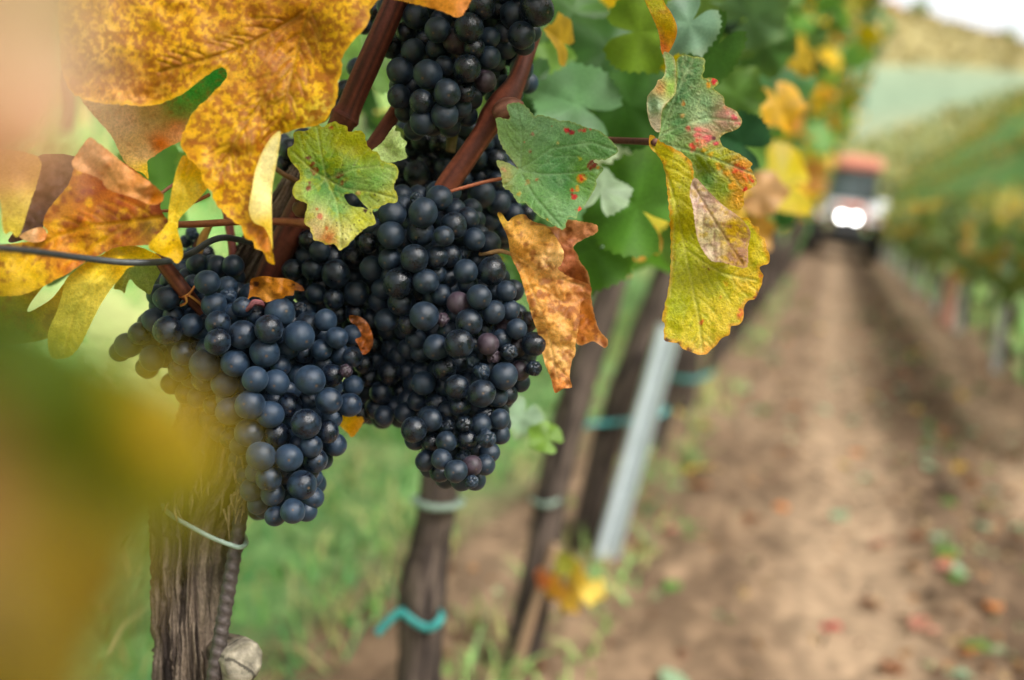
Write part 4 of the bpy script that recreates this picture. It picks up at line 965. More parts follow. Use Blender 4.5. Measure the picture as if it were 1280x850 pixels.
grn = panel([(824, 165.5), (828, 136), (843.4, 118), (845, 95), (846, 73.7), (857.7, 68.5), (868, 71), (879.7, 72.4), (881, 84), (878.4, 97), (891, 97), (899, 103.4), (892, 111), (904, 120), (907, 132), (920, 138.4), (927.6, 152.6), (921, 161.7), (904, 168), (900, 176), (907, 185), (925, 192.7), (940.5, 204.4), (938, 209.6), (945.7, 224), (943, 233), (930, 240.6), (930, 255), (925, 262), (909, 262), (885, 242), (866, 222), (855, 195), (837, 186), (824, 178)],
            .520, [(860, 90, (76, 118, 70)), (850, 120, (84, 126, 78)), (880, 130, (128, 160, 116)), (895, 105, (130, 150, 80)), (905, 145, (206, 160, 146)), (850, 155, (92, 136, 84)), (835, 165, (110, 146, 86)), (880, 165, (190, 130, 116)), (900, 195, (150, 150, 40)), (880, 200, (136, 150, 44)), (925, 215, (206, 130, 50)), (905, 235, (130, 146, 50)), (925, 245, (206, 150, 50)), (885, 225, (96, 130, 60)), (860, 190, (120, 150, 80)), (880, 148, (150, 176, 136))],
            [(830, 170, -3), (860, 80, 3), (925, 150, 6), (880, 150, -1), (940, 220, 5), (890, 200, 2), (870, 215, -4)], (1.3, 24), (1.4, 12), spk=((206, 206, 160), 9, .2, .3, .25),
            spots=[(891, 102, 5, (206, 84, 70)), (894, 101, 3, (196, 60, 70)), (886, 106, 3, (206, 150, 60)), (916, 148, 6, (206, 96, 106)), (922, 152, 4, (190, 70, 90)), (910, 141, 5, (222, 150, 140)), (905, 134, 4, (214, 150, 120)), (873, 166, 6, (214, 120, 116)), (866, 184, 5.5, (214, 96, 80)), (885, 172, 7, (206, 110, 110)), (892, 173, 3.5, (110, 60, 66)), (895, 178, 4, (190, 86, 90)), (860, 160, 4, (206, 110, 96)), (878, 180, 5, (222, 140, 110)), (872, 176, 4, (206, 100, 84)),
                   (855, 130, 3, (196, 140, 80)), (920, 210, 6, (206, 90, 50)), (928, 212, 4, (190, 50, 40)), (933, 222, 6, (222, 120, 50)), (931, 238, 4.5, (206, 70, 44)), (940, 226, 3, (196, 60, 40)), (908, 218, 5, (222, 160, 50)), (915, 232, 5, (222, 160, 44)), (898, 208, 4, (214, 160, 50)), (925, 250, 6, (222, 164, 80)), (888, 194, 4, (206, 170, 50)), (880, 188, 3, (206, 160, 60)), (853, 145, 3, (190, 150, 90))],
            veins=[[(820, 172), (850, 157), (885, 147), (924, 152)], [(826, 168), (845, 120), (866, 74)], [(830, 180), (870, 190), (905, 203), (942, 218)]], vcol=(176, 196, 150), vw=1.5, vamt=.55, edge=((196, 180, 80), 2.5, .4), seed=22, space=1.9, rel=1.0)
pale = panel([(829, 66), (835.7, 66), (843.4, 74), (845, 92), (844, 117), (828, 136), (825, 165), (815, 159), (810, 145), (808.5, 130), (810, 119), (819, 108.6), (822.7, 99.5), (828, 98), (832, 85)], .508, [(835, 90, (140, 176, 120)), (838, 110, (150, 180, 90)), (818, 130, (166, 190, 158)), (820, 155, (206, 190, 170)), (826, 110, (206, 160, 110))], [(830, 100, 0), (812, 130, -5), (840, 100, -3), (824, 135, 5)], (1, 18), (.8, 8), edge=((216, 190, 150), 2.5, .6), seed=23)
traced_leaf('bumpy green leaf with pink and orange blotches, behind the yellow green one', [grn, pale], M_QUILT, [(736, 172, .56, 4), (760, 175, .545, 4.2), (785, 176, .53, 4.4), (806, 177, .516, 4.6), (820, 178, .506, 5)], ((84, 50, 44), (116, 76, 58)))
traced_leaf('narrow yellow leaf with orange edges hanging edge-on from the top, above the bumpy green leaf', [
    panel([(800, -30), (822, -30), (830, 2), (838, 14), (846, 32), (845, 47), (837, 64), (832, 68), (827, 66), (823, 40), (812, 14), (806, 0)], .512, [(820, 0, (196, 186, 50)), (832, 30, (214, 180, 50)), (838, 50, (222, 160, 40)), (828, 58, (206, 110, 40))], [(820, 0, 0), (845, 35, 3), (825, 40, -4)], (1, 20), (.5, 8), spk=((190, 130, 30), 5, .2, .3, .5), edge=((206, 120, 40), 2.5, .5), seed=24)])
traced_leaf('small curled dead leaf caught on top of the low bunch', [
    panel([(313, 350), (322, 346), (332, 345), (345, 347), (358, 348), (370, 353), (378, 358), (380, 364), (368, 363), (367, 369), (358, 370), (353, 373), (345, 374), (332, 378), (324, 372), (314, 371), (309, 376), (312, 364)], .506, [(320, 355, (150, 92, 40)), (345, 358, (196, 130, 66)), (360, 360, (190, 124, 60)), (335, 372, (206, 146, 84)), (375, 360, (140, 84, 44))], [(318, 355, -4), (335, 352, 3), (345, 364, 5), (375, 358, -3), (335, 375, 2)], (2, 14), (.7, 6), spk=((110, 60, 26), 6, .1, .4, .6), spots=[(319, 354, 4, (60, 30, 18)), (368, 356, 1.4, (40, 20, 12))], seed=25, space=1.8)], M_DRY)
traced_leaf('shred of brown dead leaf stuck between the low bunch and the centre bunch', [
    panel([(437, 394), (450, 396), (460, 404), (466, 420), (466, 432), (460, 441), (453, 443), (448, 432), (444, 424), (452, 420), (446, 408), (438, 402)], .515, [(450, 402, (120, 70, 36)), (460, 425, (140, 80, 44)), (456, 438, (130, 70, 36))], [(450, 400, 0), (460, 425, 4)], (2.5, 10), spk=((70, 36, 18), 5, 0, .4, .6), seed=26, space=1.8)], M_DRY)
traced_leaf('bright yellow leaf tip showing just below the right shoulder of the low bunch', [
    panel([(415, 516), (440, 514), (455, 524), (448, 538), (440, 547), (434, 541), (426, 533), (420, 527)], .56, [(430, 524, (226, 180, 30)), (444, 536, (222, 160, 30))], [(430, 525, 0), (445, 540, 3)], (1, 14), (1, 8), seed=27)])

# close, out of focus leaves at the left edge
traced_leaf('green to amber leaf very close to the viewer, blurred along the lower left edge', [
    panel([(-160, 330), (-40, 350), (40, 384), (100, 414), (156, 440), (206, 466), (256, 504), (296, 566), (290, 624), (246, 658), (190, 692), (172, 750), (140, 800), (120, 860), (100, 960), (-180, 960)], .086,
          [(-40, 380, (66, 96, 10)), (40, 440, (72, 104, 12)), (110, 490, (98, 118, 12)), (170, 510, (176, 152, 16)), (220, 545, (214, 172, 14)), (240, 590, (146, 136, 14)), (180, 620, (110, 114, 14)), (100, 570, (84, 100, 14)), (60, 520, (70, 88, 12)), (-20, 560, (140, 110, 70)), (-20, 640, (150, 112, 72)), (60, 640, (112, 92, 22)), (100, 720, (142, 112, 16)), (60, 800, (128, 106, 34)), (-20, 760, (132, 108, 62)), (130, 790, (130, 104, 14))],
          [(0, 400, 0), (200, 560, 2), (100, 600, -3), (0, 800, 4), (150, 760, 1)], (2, 160), veins=[[(-100, 300), (40, 520), (120, 900)]], vcol=(150, 140, 50), vw=10, vamt=.3, kk=.68, seed=28, space=9)])
traced_leaf('beige withered leaf very close to the viewer, blurred in the upper left corner', [
    panel([(-200, -200), (120, -200), (128, -60), (126, 40), (120, 110), (104, 170), (70, 215), (20, 246), (-60, 262), (-200, 270)], .076,
          [(60, 20, (236, 206, 168)), (20, 90, (238, 196, 164)), (90, 120, (236, 200, 172)), (40, 180, (206, 150, 110)), (0, 230, (176, 124, 84)), (80, 200, (196, 142, 104))], [(60, 0, 0), (20, 200, 4), (120, 80, -2)], (2, 150), kk=.58, seed=29, space=10)], M_DRY)

# ------------------------------------------------------------------ wire, stake, ties
P, rad = px_path([(-60, 306, .36, 5), (-10, 309, .385, 4.6), (40, 314, .41, 4.4), (100, 322, .44, 4.2), (150, 327.5, .455, 4.2), (190, 328, .462, 4.2), (215, 325, .472, 4), (240, 316, .49, 4), (262, 302, .51, 4), (282, 297, .525, 4), (312, 302, .54, 4), (360, 306, .56, 4), (430, 300, .62, 4), (560, 290, .75, 3.6), (760, 280, 1.2, 2.6)], 14)
V, F, TH, S = tube(P, rad, 14)
tag(mesh_obj('trellis_wire', V, F, simple('dark_wire_coating', (0.045, 0.05, 0.052), .5, .3, 300), None, P[0]), 'dark kinked trellis wire running through the leaves on the left', 'wire')

def rib(th, s, r): return 1 + 0.07 * np.clip(np.sin((s / .0058) * 2 * np.pi + np.sin(th) * 1.5) * 2, -.6, 1)
P, rad = px_path([(306, 560, .545, 8.5), (301, 640, .543, 8.6), (292, 700, .541, 8.8), (280, 770, .540, 9), (267, 850, .540, 9.2), (230, 1090, .55, 9.5), (205, 1260, .56, 9.5)], 60)
V, F, TH, S = tube(P, rad, 20, rib)
tag(mesh_obj('steel_stake', V, F, simple('rusty_steel', (0.075, 0.058, 0.054), .6, .5, 400, .6, 1.4, .3), None, P[-1]), 'ribbed rusty steel stake leaning against the thick trunk', 'stake')

M_TIE = simple('pale_green_tie_plastic', (0.20, 0.27, 0.22), .5, 0, 150)
M_TURQ = simple('turquoise_tie_plastic', (0.02, 0.22, 0.21), .45, 0, 80)
def loop_tie(label, pts, r, mat, closed=True, n=8):
    q = catmull([p for p in pts], n, closed)
    P = at_np(q[:, 0], q[:, 1], q[:, 2])
    if closed: P = np.vstack([P, P[:1]])
    V, F, _, _ = tube(P, np.full(len(P), r), 10, None, not closed)
    return tag(mesh_obj('vine_tie', V, F, mat, None, P.mean(0)), label, 'vine tie')
loop_tie('pale green plastic tie looped round the thick trunk and the steel stake', [(203, 620, .575), (204, 633, .552), (216, 645, .535), (240, 659, .528), (265, 672, .526), (288, 681, .528), (301, 684, .530), (308, 677, .543), (298, 662, .59), (262, 640, .63), (225, 622, .62), (206, 614, .60)], .0013, M_TIE)

# ------------------------------------------------------------------ the vines along the row
def vine_trunk(root, base, top, rad0, seed, seg=36, bend=.02):
    base = np.array(base, float); top = np.array(top, float); rr = random.Random(seed)
    pts = []
    for t in np.linspace(0, 1, 7):
        p = base * (1 - t) + top * t
        p = p + np.array([rr.gauss(0, bend), rr.gauss(0, bend), 0]) * math.sin(math.pi * t)
        pts.append(list(p) + [rad0 * (1.15 - .25 * t + .12 * rr.uniform(-1, 1))])
    q = catmull(pts, 8)
    V, F, TH, S = bark_tube(q[:, :3], q[:, 3], seg, seed, .16)
    return mesh_obj('trunk', V, F, M_BARK, root, base, bark_col(TH, S, seed, (98, 84, 75), (44, 37, 34)))

def foliage(root, x0, y0, n, seed, zlo=.70, zhi=1.95, lean=.2, sx=.13, hy=.45, size=(.045, .07), name='foliage', gy=(.6, .28), zoff=None, mute=0.0, over=0.0):
    rng = random.Random(seed); it = []
    olive = np.array(lin((124, 124, 72)))
    zb = float(gz(x0, y0)) if zoff is None else zoff
    clump_c = [pick_col(rng, *gy) for _ in range(9)]
    cl = [(rng.uniform(-hy, hy), rng.uniform(zlo, zhi)) for _ in range(9)]
    for i in range(n):
        z = rng.uniform(zlo, zhi); yy = rng.uniform(-hy, hy)
        x = x0 + lean * z + over * max(0, z - 1.2) + max(-2.6, min(2.6, rng.gauss(0, 1))) * sx
        k = min(range(9), key=lambda j: (cl[j][0] - yy) ** 2 + (cl[j][1] - z) ** 2 + rng.uniform(0, .05))
        c = clump_c[k] * rng.uniform(.75, 1.2) if rng.random() < .6 else pick_col(rng, *gy)
        c = c * (1 - mute) + olive * mute
        it.append(((x, y0 + yy, zb + z), rng.uniform(*size), rand_normal(rng), rng.uniform(0, 6.28), c))
    V, F, C, U = leaf_cloud(it, T_LO, rng)
    return mesh_obj(name, V, F, M_FOL, root, root.location, C, U)

# second, third and fourth vines are traced from the photograph's trunks
def px_vine(label, pts, seed, fol_n, fy):
    P, rad = px_path(pts, 14)
    root = empty('grapevine', P[0]); tag(root, label, 'grapevine')
    V, F, TH, S = bark_tube(P, rad, 60, seed, .15)
    mesh_obj('trunk', V, F, M_BARK, root, P[0], bark_col(TH, S, seed, (98, 84, 75), (44, 37, 34)))
    if fol_n: foliage(root, row_x(fy), fy, fol_n, seed, hy=.4, over=.3, zhi=2.0, size=(.038, .06), gy=(.68, .26))
    return root
v2 = px_vine('second vine from the viewer, dark trunk tied with a turquoise ribbon', [(512, 1020, 1.12, 29), (520, 900, 1.12, 28), (524, 830, 1.12, 26), (528, 740, 1.12, 29), (538, 680, 1.12, 26), (548, 620, 1.12, 25), (558, 560, 1.13, 26), (572, 470, 1.14, 24), (590, 380, 1.15, 22), (610, 300, 1.16, 20)], 51, 0, 1.1)
v3 = px_vine('third vine from the viewer, slanting dark trunk beside a thin stick', [(640, 860, 1.66, 21), (656, 800, 1.66, 21), (672, 720, 1.66, 20), (684, 650, 1.66, 19), (700, 570, 1.67, 19), (718, 500, 1.68, 19), (742, 420, 1.69, 19), (762, 360, 1.7, 18), (780, 300, 1.72, 16)], 52, 260, 1.75)
v4 = px_vine('fourth vine from the viewer, dark trunk slanting behind the pale metal post', [(728, 705, 2.32, 18), (740, 640, 2.32, 18), (752, 580, 2.32, 18), (770, 520, 2.32, 18), (796, 450, 2.33, 18), (822, 380, 2.34, 18), (842, 320, 2.36, 17)], 53, 280, 2.4)
cane_obj('thin_stick', [(694, 680, 1.63, 6), (676, 735, 1.63, 6), (656, 800, 1.63, 6.5), (636, 870, 1.63, 6.5)], (136, 108, 84), (170, 142, 114), None, 81)
tag(bpy.data.objects['thin_stick'], 'thin tan stick leaning at the foot of the third vine', 'stick')

loop_tie('pale tie round the upper part of the second vine trunk', [(518, 624, 1.11), (530, 632, 1.085), (550, 635, 1.083), (570, 632, 1.09), (577, 626, 1.11), (560, 622, 1.15), (535, 620, 1.15)], .004, M_TIE)
def ribbon(label, pts, w, mat, n=6):
    q = catmull(pts, n); P = at_np(q[:, 0], q[:, 1], q[:, 2])
    V, F, _, _ = tube(P, np.full(len(P), w), 8, lambda th, s, r: np.sqrt((.35 * np.sin(th)) ** 2 + np.cos(th) ** 2))
    return tag(mesh_obj('vine_tie', V, F, mat, None, P.mean(0)), label, 'vine tie')
ribbon('turquoise ribbon tie low on the second vine, one loose end sticking out', [(471, 792, 1.085), (484, 778, 1.085), (500, 765, 1.084), (506, 768, 1.082), (520, 779, 1.080), (536, 785, 1.080), (548, 778, 1.083), (552, 766, 1.10), (530, 758, 1.16), (506, 760, 1.14), (500, 766, 1.09)], .0046, M_TURQ)
ribbon('faded tie round the third vine trunk', [(664, 624, 1.64), (676, 631, 1.625), (690, 630, 1.625), (702, 624, 1.65)], .005, M_TIE)
ribbon('blurred turquoise band tied across the fourth vine and the metal post', [(716, 556, 2.26), (722, 538, 2.255), (740, 530, 2.25), (770, 528, 2.28), (800, 524, 2.30), (826, 518, 2.31), (834, 510, 2.34), (820, 508, 2.42)], .006, M_TURQ)
ribbon('second blurred turquoise band, on the vine just beyond the metal post', [(838, 470, 3.0), (850, 474, 2.97), (872, 474, 2.97), (890, 466, 3.0)], .008, M_TURQ)
# metal post : folded sheet profile
def post(label, name, b, t, w, d_, mat, group=None):
    b = np.array(b, float); t = np.array(t, float)
    prof = np.array([(-.5, 0), (-.38, .55), (-.1, .3), (.1, .3), (.38, .55), (.5, 0), (.42, -.1), (.32, .34), (.08, .1), (-.08, .1), (-.32, .34), (-.42, -.1)])
    ax = np.array([1.0, 0.12, -.2]); ax /= np.linalg.norm(ax); ay = np.cross((t - b) / np.linalg.norm(t - b), ax)
    V = []; m = 12
    for k in range(m):
        c = b + (t - b) * k / (m - 1)
        for u, v in prof: V.append(c + ax * u * w - ay * v * d_)
    n = len(prof); F = [(k * n + j, k * n + (j + 1) % n, (k + 1) * n + (j + 1) % n, (k + 1) * n + j) for k in range(m - 1) for j in range(n)]
    F.append(tuple(range(n))[::-1]); F.append(tuple((m - 1) * n + j for j in range(n)))
    return tag(mesh_obj(name, V, F, mat, None, b, smooth=False), label, 'post', group)
M_GALV = simple('galvanised_steel', (0.42, 0.47, 0.50), .45, .35, 60, .85, 1.15)
pb = at(752, 700, 2.2); pb = np.array([pb.x, pb.y, float(gz(pb.x, pb.y)) - .03]); pt = at(838, 408, 2.22)
post('pale galvanised metal trellis post leaning right among the vine trunks', 'trellis_post', pb, pt, .056, .036, M_GALV)

rng0 = random.Random(77)
yv = 3.05; idx = 0
while yv < 20:
    x0 = row_x(yv); zb = float(gz(x0, yv))
    root = empty('grapevine', (x0, yv, zb))
    tag(root, 'blurred vine farther down the left row, beyond the metal post', 'grapevine', 'vines further along the left row')
    vine_trunk(root, (x0, yv, zb - .03), (x0 + .19, yv + .02, zb + .85), .026, 200 + idx, 18)
    foliage(root, x0, yv, 330 if yv < 10 else 170, 300 + idx, hy=.42, zhi=2.15, over=.34 + .22 * math.sin(idx * 2.1), sx=.13 if yv < 4.5 else .085, lean=.2 if yv < 4.5 else .11, size=(.04, .062) if yv < 10 else (.05, .08), gy=(.64, .30))
    yv += .78; idx += 1

# leaves of the first two vines behind the grapes, each with its own shape
MID = [(800, 40, 62, .63, (118, 150, 36)), (893, 62, 56, .60, (74, 116, 46)), (862, 30, 46, .575, (112, 146, 118)), (702, 52, 36, .62, (186, 146, 40)), (722, 132, 66, .64, (104, 148, 96)), (796, 258, 78, .64, (84, 132, 40)),
       (742, 312, 62, .66, (88, 138, 46)), (752, 238, 44, .62, (150, 172, 136)), (925, 180, 46, .66, (40, 84, 46)), (655, 110, 44, .66, (60, 100, 44)), (760, 62, 70, .74, (56, 96, 36)), (716, 14, 60, .76, (70, 110, 40)), (804, 304, 28, .70, (222, 172, 76)),
       (683, 548, 26, .70, (112, 146, 54)), (655, 520, 32, .72, (134, 162, 128)), (456, 78, 54, .62, (116, 156, 66)), (206, 236, 62, .72, (104, 152, 56)), (248, 214, 44, .66, (120, 166, 76)), (484, 172, 24, .58, (156, 182, 86)), (788, 132, 62, .70, (66, 108, 40)),
       (690, 90, 46, .72, (110, 150, 50)), (830, 200, 56, .72, (64, 108, 44)), (770, 180, 40, .76, (190, 206, 170)), (640, 330, 44, .68, (92, 140, 60)), (865, 300, 50, .8, (96, 132, 50)), (760, 290, 36, .72, (160, 190, 160)), (600, 150, 40, .66, (110, 140, 60)),
       (920, 120, 40, .8, (90, 126, 50)), (960, 60, 44, .95, (80, 120, 56)), (940, 20, 50, .85, (96, 130, 80)), (880, 0, 40, .72, (110, 140, 60)), (974, 130, 34, 1.0, (222, 170, 40)), (1000, 70, 30, 1.1, (214, 176, 60)), (690, 300, 40, .7, (70, 120, 50)), (650, 40, 40, .75, (80, 120, 50)), (720, 250, 40, .7, (90, 140, 70)), (250, 160, 60, .75, (110, 150, 70)), (330, 230, 30, .68, (140, 176, 90)), (340, 300, 30, .72, (104, 150, 60)),
       (940, 290, 30, 1.1, (206, 150, 60)), (950, 240, 34, 1.0, (206, 160, 110)), (90, 340, 40, .6, (84, 110, 40)), (690, 350, 30, .8, (150, 170, 70))]
rngm = random.Random(5)
for (px, py, s, d, c) in MID:
    nrm = (cam_o.location - at(px, py, d)).normalized() + Vector((rngm.gauss(.1, .35), rngm.gauss(0, .35), rngm.gauss(.15, .35)))
    V, F, C, U = leaf_cloud([(np.array(at(px, py, d)), s * d / FPX * 1.05, nrm, rngm.uniform(0, 6.28), np.array(lin(c)) * .82)], T_HI, rngm)
    V2 = V
    mesh_obj('leaf', V2, F, M_FOL, vine if d < .7 else v2, np.array(at(px, py, d)), C, U)
it = []
for i in range(120):
    px = rngm.uniform(440, 985); py = rngm.uniform(-90, 330 - max(0, (px - 840)) * .6); d = rngm.uniform(.78, 1.35)
    if px > 900 and d < 1.0: d += .3
    it.append((np.array(at(px, py, d)), rngm.uniform(.035, .06), rand_normal(rngm), rngm.uniform(0, 6.28), pick_col(rngm, .74, .2)))
for i in range(90):
    px = rngm.uniform(540, 930); py = rngm.uniform(-80, 240); d = rngm.uniform(.9, 1.25)
    it.append((np.array(at(px, py, d)), rngm.uniform(.04, .06), rand_normal(rngm), rngm.uniform(0, 6.28), np.array(lin(rngm.choice([(50, 84, 36), (64, 100, 44), (44, 78, 40), (80, 112, 44)])))))
V, F, C, U = leaf_cloud(it, T_LO, rngm)
mesh_obj('foliage', V, F, M_FOL, v2, v2.location, C, U)

it = []  # unseen leaves above the frame, added to block sky light over the grapes
for i in range(150):
    px = rngm.uniform(-250, 960); py = rngm.uniform(-760, -130); d = rngm.uniform(.42, .95)
    it.append((np.array(at(px, py, d)), rngm.uniform(.035, .06), rand_normal(rngm), rngm.uniform(0, 6.28), pick_col(rngm, .6, .3)))
V, F, C, U = leaf_cloud(it, T_LO, rngm)
mesh_obj('foliage', V, F, M_FOL, vine, vine.location, C, U)

# yellow sprout at the foot of the third vine
spr = empty('vine_sprout', at(700, 745, 1.62)); tag(spr, 'small yellow leaved sprout at the foot of the third vine', 'sprout')
for (px, py, s, c) in ((690, 735, 22, (206, 150, 50)), (722, 720, 26, (214, 178, 60)), (738, 735, 22, (222, 190, 80)), (705, 705, 18, (150, 150, 50)), (680, 722, 16, (196, 110, 60)), (745, 715, 14, (120, 150, 90)), (712, 748, 20, (206, 166, 60))):
    V, F, C, U = leaf_cloud([(np.array(at(px, py, 1.6)), s * 1.6 / FPX, rand_normal(rngm, (.2, -.8, .3), .4), rngm.uniform(0, 6.28), np.array(lin(c)))], T_HI, rngm)
    mesh_obj('leaf', V, F, M_FOL, spr, np.array(at(px, py, 1.6)), C, U)
cane_obj('stem', [(700, 770, 1.62, 3), (708, 730, 1.61, 2.5), (716, 700, 1.6, 2)], (120, 110, 60), (150, 130, 70), spr, 83)

# ------------------------------------------------------------------ grass and the neighbouring rows
def blades(n, xr, yr, hr, seed, w=.0035, cols=((100, 160, 78), (124, 172, 88), (170, 176, 104), (84, 146, 86), (108, 164, 92), (190, 184, 122))):
    rng = np.random.default_rng(seed)
    x = rng.uniform(*xr, n); y = yr[0] + (yr[1] - yr[0]) * rng.random(n) ** 1.6
    keep = fbm(x * 2.2, y * 2.2, s=seed) > -.25
    x, y = x[keep], y[keep]; n = len(x)
    z = gz(x, y) - .01; h = rng.uniform(*hr, n); a = rng.uniform(0, 6.28, n); l = rng.normal(0, .75, (n, 2))
    dx, dy = np.cos(a) * w * (1 + y * .12), np.sin(a) * w * (1 + y * .12)
    b = np.stack([x, y, z], 1)
    s1 = np.stack([dx, dy, 0 * x], 1)
    m = b + np.stack([l[:, 0] * h * .3, l[:, 1] * h * .3, h * .6], 1); t = b + np.stack([l[:, 0] * h, l[:, 1] * h, h * .95], 1)
    V = np.stack([b - s1, b + s1, m + s1 * .7, m - s1 * .7, t], 1).reshape(-1, 3)
    i = np.arange(n) * 5
    F = np.concatenate([np.stack([i, i + 1, i + 2, i + 3], 1).tolist(), ]).tolist() + np.stack([i + 3, i + 2, i + 4], 1).tolist()
    C = np.array([lin(c) for c in cols])[rng.integers(0, len(cols), n)] * rng.uniform(.8, 1.2, (n, 1))
    pt_ = smooth(0, .5, fbm(x * 1.3, y * 1.3, s=seed + 3))[:, None] * .5
    C = C * (1 - pt_) + np.array(lin((176, 164, 100))) * pt_
    return V, F, np.repeat(C, 5, 0)
V1 = blades(30000, (-3.2, -.74), (.2, 7), (.03, .10), 3)
V2 = blades(9000, (-9, -2.5), (.3, 14), (.08, .2), 4, .008)
V3 = blades(5000, (1.05, 2.0), (3, 22), (.04, .14), 5, .008)
V4 = blades(1500, (-.62, -.35), (1.0, 12), (.03, .09), 6)
VV, FF = join([(a[0], a[1]) for a in (V1, V2, V3, V4)])
tag(mesh_obj('grass', VV, FF, M_GRASS, None, (0, 0, 0), np.concatenate([a[2] for a in (V1, V2, V3, V4)])), 'tufty green and straw coloured grass under and left of the vine row', 'grass', None, 'stuff')

# right hand row
M_PALEPOST = simple('weathered_pale_post', (0.36, 0.36, 0.35), .7, 0, 30)
M_PINK = simple('faded_pink_plastic', (0.62, 0.30, 0.25), .6, 0, 20, .85, 1.1)
XR = 1.08; y = 4.2; k = 0
while y < 30:
    zb = float(gz(XR, y))
    root = empty('grapevine', (XR, y, zb))
    tag(root, 'low bushy vine in the hedge-like row along the right side of the track', 'grapevine', 'vines of the right row')
    vine_trunk(root, (XR, y, zb - .02), (XR + .05, y, zb + .6), .024, 400 + k, 12)
    foliage(root, XR, y, 210 if y < 12 else 120, 500 + k, .50, 1.06, .06, .15, .5, (.045, .07) if y < 12 else (.06, .09), 'foliage', (.72, .22), mute=.42)
    if k % 2 == 0:
        post('pale grey stake standing in the right vine row', 'vine_stake', (XR - .13, y + .4, zb - .02), (XR - .08, y + .42, zb + .8), .06, .045, M_PALEPOST, 'pale stakes of the right row')
    y += .95; k += 1
# pink guard at (1163,370)
yp = 9.0
zb = float(gz(XR - .06, yp))
Pp = np.array([[XR - .16, yp, zb - .02], [XR - .15, yp, zb + .2], [XR - .12, yp, zb + .42], [XR - .10, yp, zb + .56]])
V, F, _, _ = tube(catmull(Pp, 4), .055, 16)
tag(mesh_obj('trunk_guard', V, F, M_PINK, None, Pp[0]), 'faded pinkish red plastic sleeve round a stem in the right row', 'trunk guard')

# rows on the slope to the right
rows = []; rc = []
rngr = random.Random(9)
its = []
for xr in [3.2, 5.6, 8.0, 10.6, 13.2, 16, 19, 22, 25.2, 28.6]:
    yy = max(6.0, xr * 4.2)
    while yy < 190:
        st = .16 * (1 + yy * .03)
        for q in range(2):
            z = float(gz(xr, yy)) + rngr.uniform(.25, 1.0)
            its.append(((xr + rngr.gauss(0, .16), yy + rngr.uniform(-.2, .2), z), .095 * (1 + yy * .014), rand_normal(rngr, (0, -.8, .5)), rngr.uniform(0, 6.28), pick_col(rngr, .6, .36) * .6 + np.array(lin((128, 126, 74))) * .4))
        yy += st
V, F, C, U = leaf_cloud(its, T_LO, rngr)
tag(mesh_obj('vineyard_rows', V, F, M_FOL, None, (0, 0, 0), C, U), 'parallel olive green vine rows covering the slope on the right', 'vineyard', None, 'stuff')
# rows up the far hill
its = []
for yy in np.arange(242, 326, 4.5):
    for xx in np.arange(-60, 130, 2.2):
        if yy < 250 + .37 * xx: continue
        its.append(((xx + rngr.uniform(-.8, .8), yy + rngr.uniform(-.5, .5), float(hill_z(xx, yy)) + rngr.uniform(.1, .7)), rngr.uniform(1.2, 1.8), rand_normal(rngr, (0, -.8, .5)), rngr.uniform(0, 6.28), np.array(lin(rngr.choice([(148, 138, 92), (156, 142, 94), (142, 134, 88), (158, 144, 98)])))))
V, F, C, U = leaf_cloud(its, T_LO, rngr)
its2 = []
for xx in np.arange(-40, 40, 2.4):
    for yy in np.arange(150, 213 + xx, 1.6):
        its2.append(((xx + rngr.uniform(-.5, .5), yy, float(hill_z(xx, yy)) + rngr.uniform(.3, 1.5)), rngr.uniform(.7, 1.2), rand_normal(rngr, (0, -.8, .5)), rngr.uniform(0, 6.28), np.array(lin(rngr.choice([(126, 136, 74), (146, 148, 84), (110, 124, 70), (160, 146, 84)])))))
V2_, F2_, C2_, U2_ = leaf_cloud(its2, T_LO, rngr)
tag(mesh_obj('hill_vineyard', V2_, F2_, M_FOL, None, (0, 0, 0), C2_, U2_), 'olive vineyard rows at the foot of the far hill, below the pale meadow', 'vineyard', None, 'stuff')
tag(mesh_obj('hill_vineyard', V, F, M_FOL, None, (0, 0, 0), C, U), 'tan and olive vineyard rows on the upper part of the far hill', 'vineyard', None, 'stuff')
# bushes on the skyline
for bx, bs, lab in ((46, 3.2, 'round green bush on the hill skyline at the right'), (22, 4.4, 'taller thin tree on the hill skyline beside the canopy')):
    by = 322; bz = float(hill_z(bx, by))
    root = empty('skyline_bush', (bx, by, bz)); tag(root, lab, 'bush')
    V, F, _, _ = tube(np.array([[bx, by, bz - .5], [bx + .1, by, bz + bs * .5], [bx, by, bz + bs]]), [.35, .25, .1], 8)
    mesh_obj('trunk', V, F, M_BARK, root, (bx, by, bz), np.tile(np.array(lin((80, 66, 54))), (len(V), 1)))
    its = [((bx + rngr.gauss(0, bs * .3), by + rngr.gauss(0, bs * .3), bz + bs * .7 + rngr.gauss(0, bs * .28)), rngr.uniform(.4, .7), rand_normal(rngr), rngr.uniform(0, 6.28), np.array(lin(rngr.choice(GREENS)))) for _ in range(160)]
    V, F, C, U = leaf_cloud(its, T_LO, rngr)
    mesh_obj('crown', V, F, M_FOL, root, (bx, by, bz), C, U)

# uphill row to the left of the grass
for k in range(16):
    yy = .8 + k * 1.0; x0 = -3.4; zb = float(gz(x0, yy))
    root = empty('grapevine', (x0, yy, zb)); tag(root, 'blurred vine in the row up the grassy slope on the left, glimpsed between the leaves', 'grapevine', 'vines of the uphill row')
    vine_trunk(root, (x0, yy, zb - .02), (x0 + .1, yy, zb + .7), .025, 700 + k, 10)
    foliage(root, x0, yy, 110, 800 + k, .6, 1.9, .12, .14, .55, (.06, .09), 'foliage', (.8, .16))

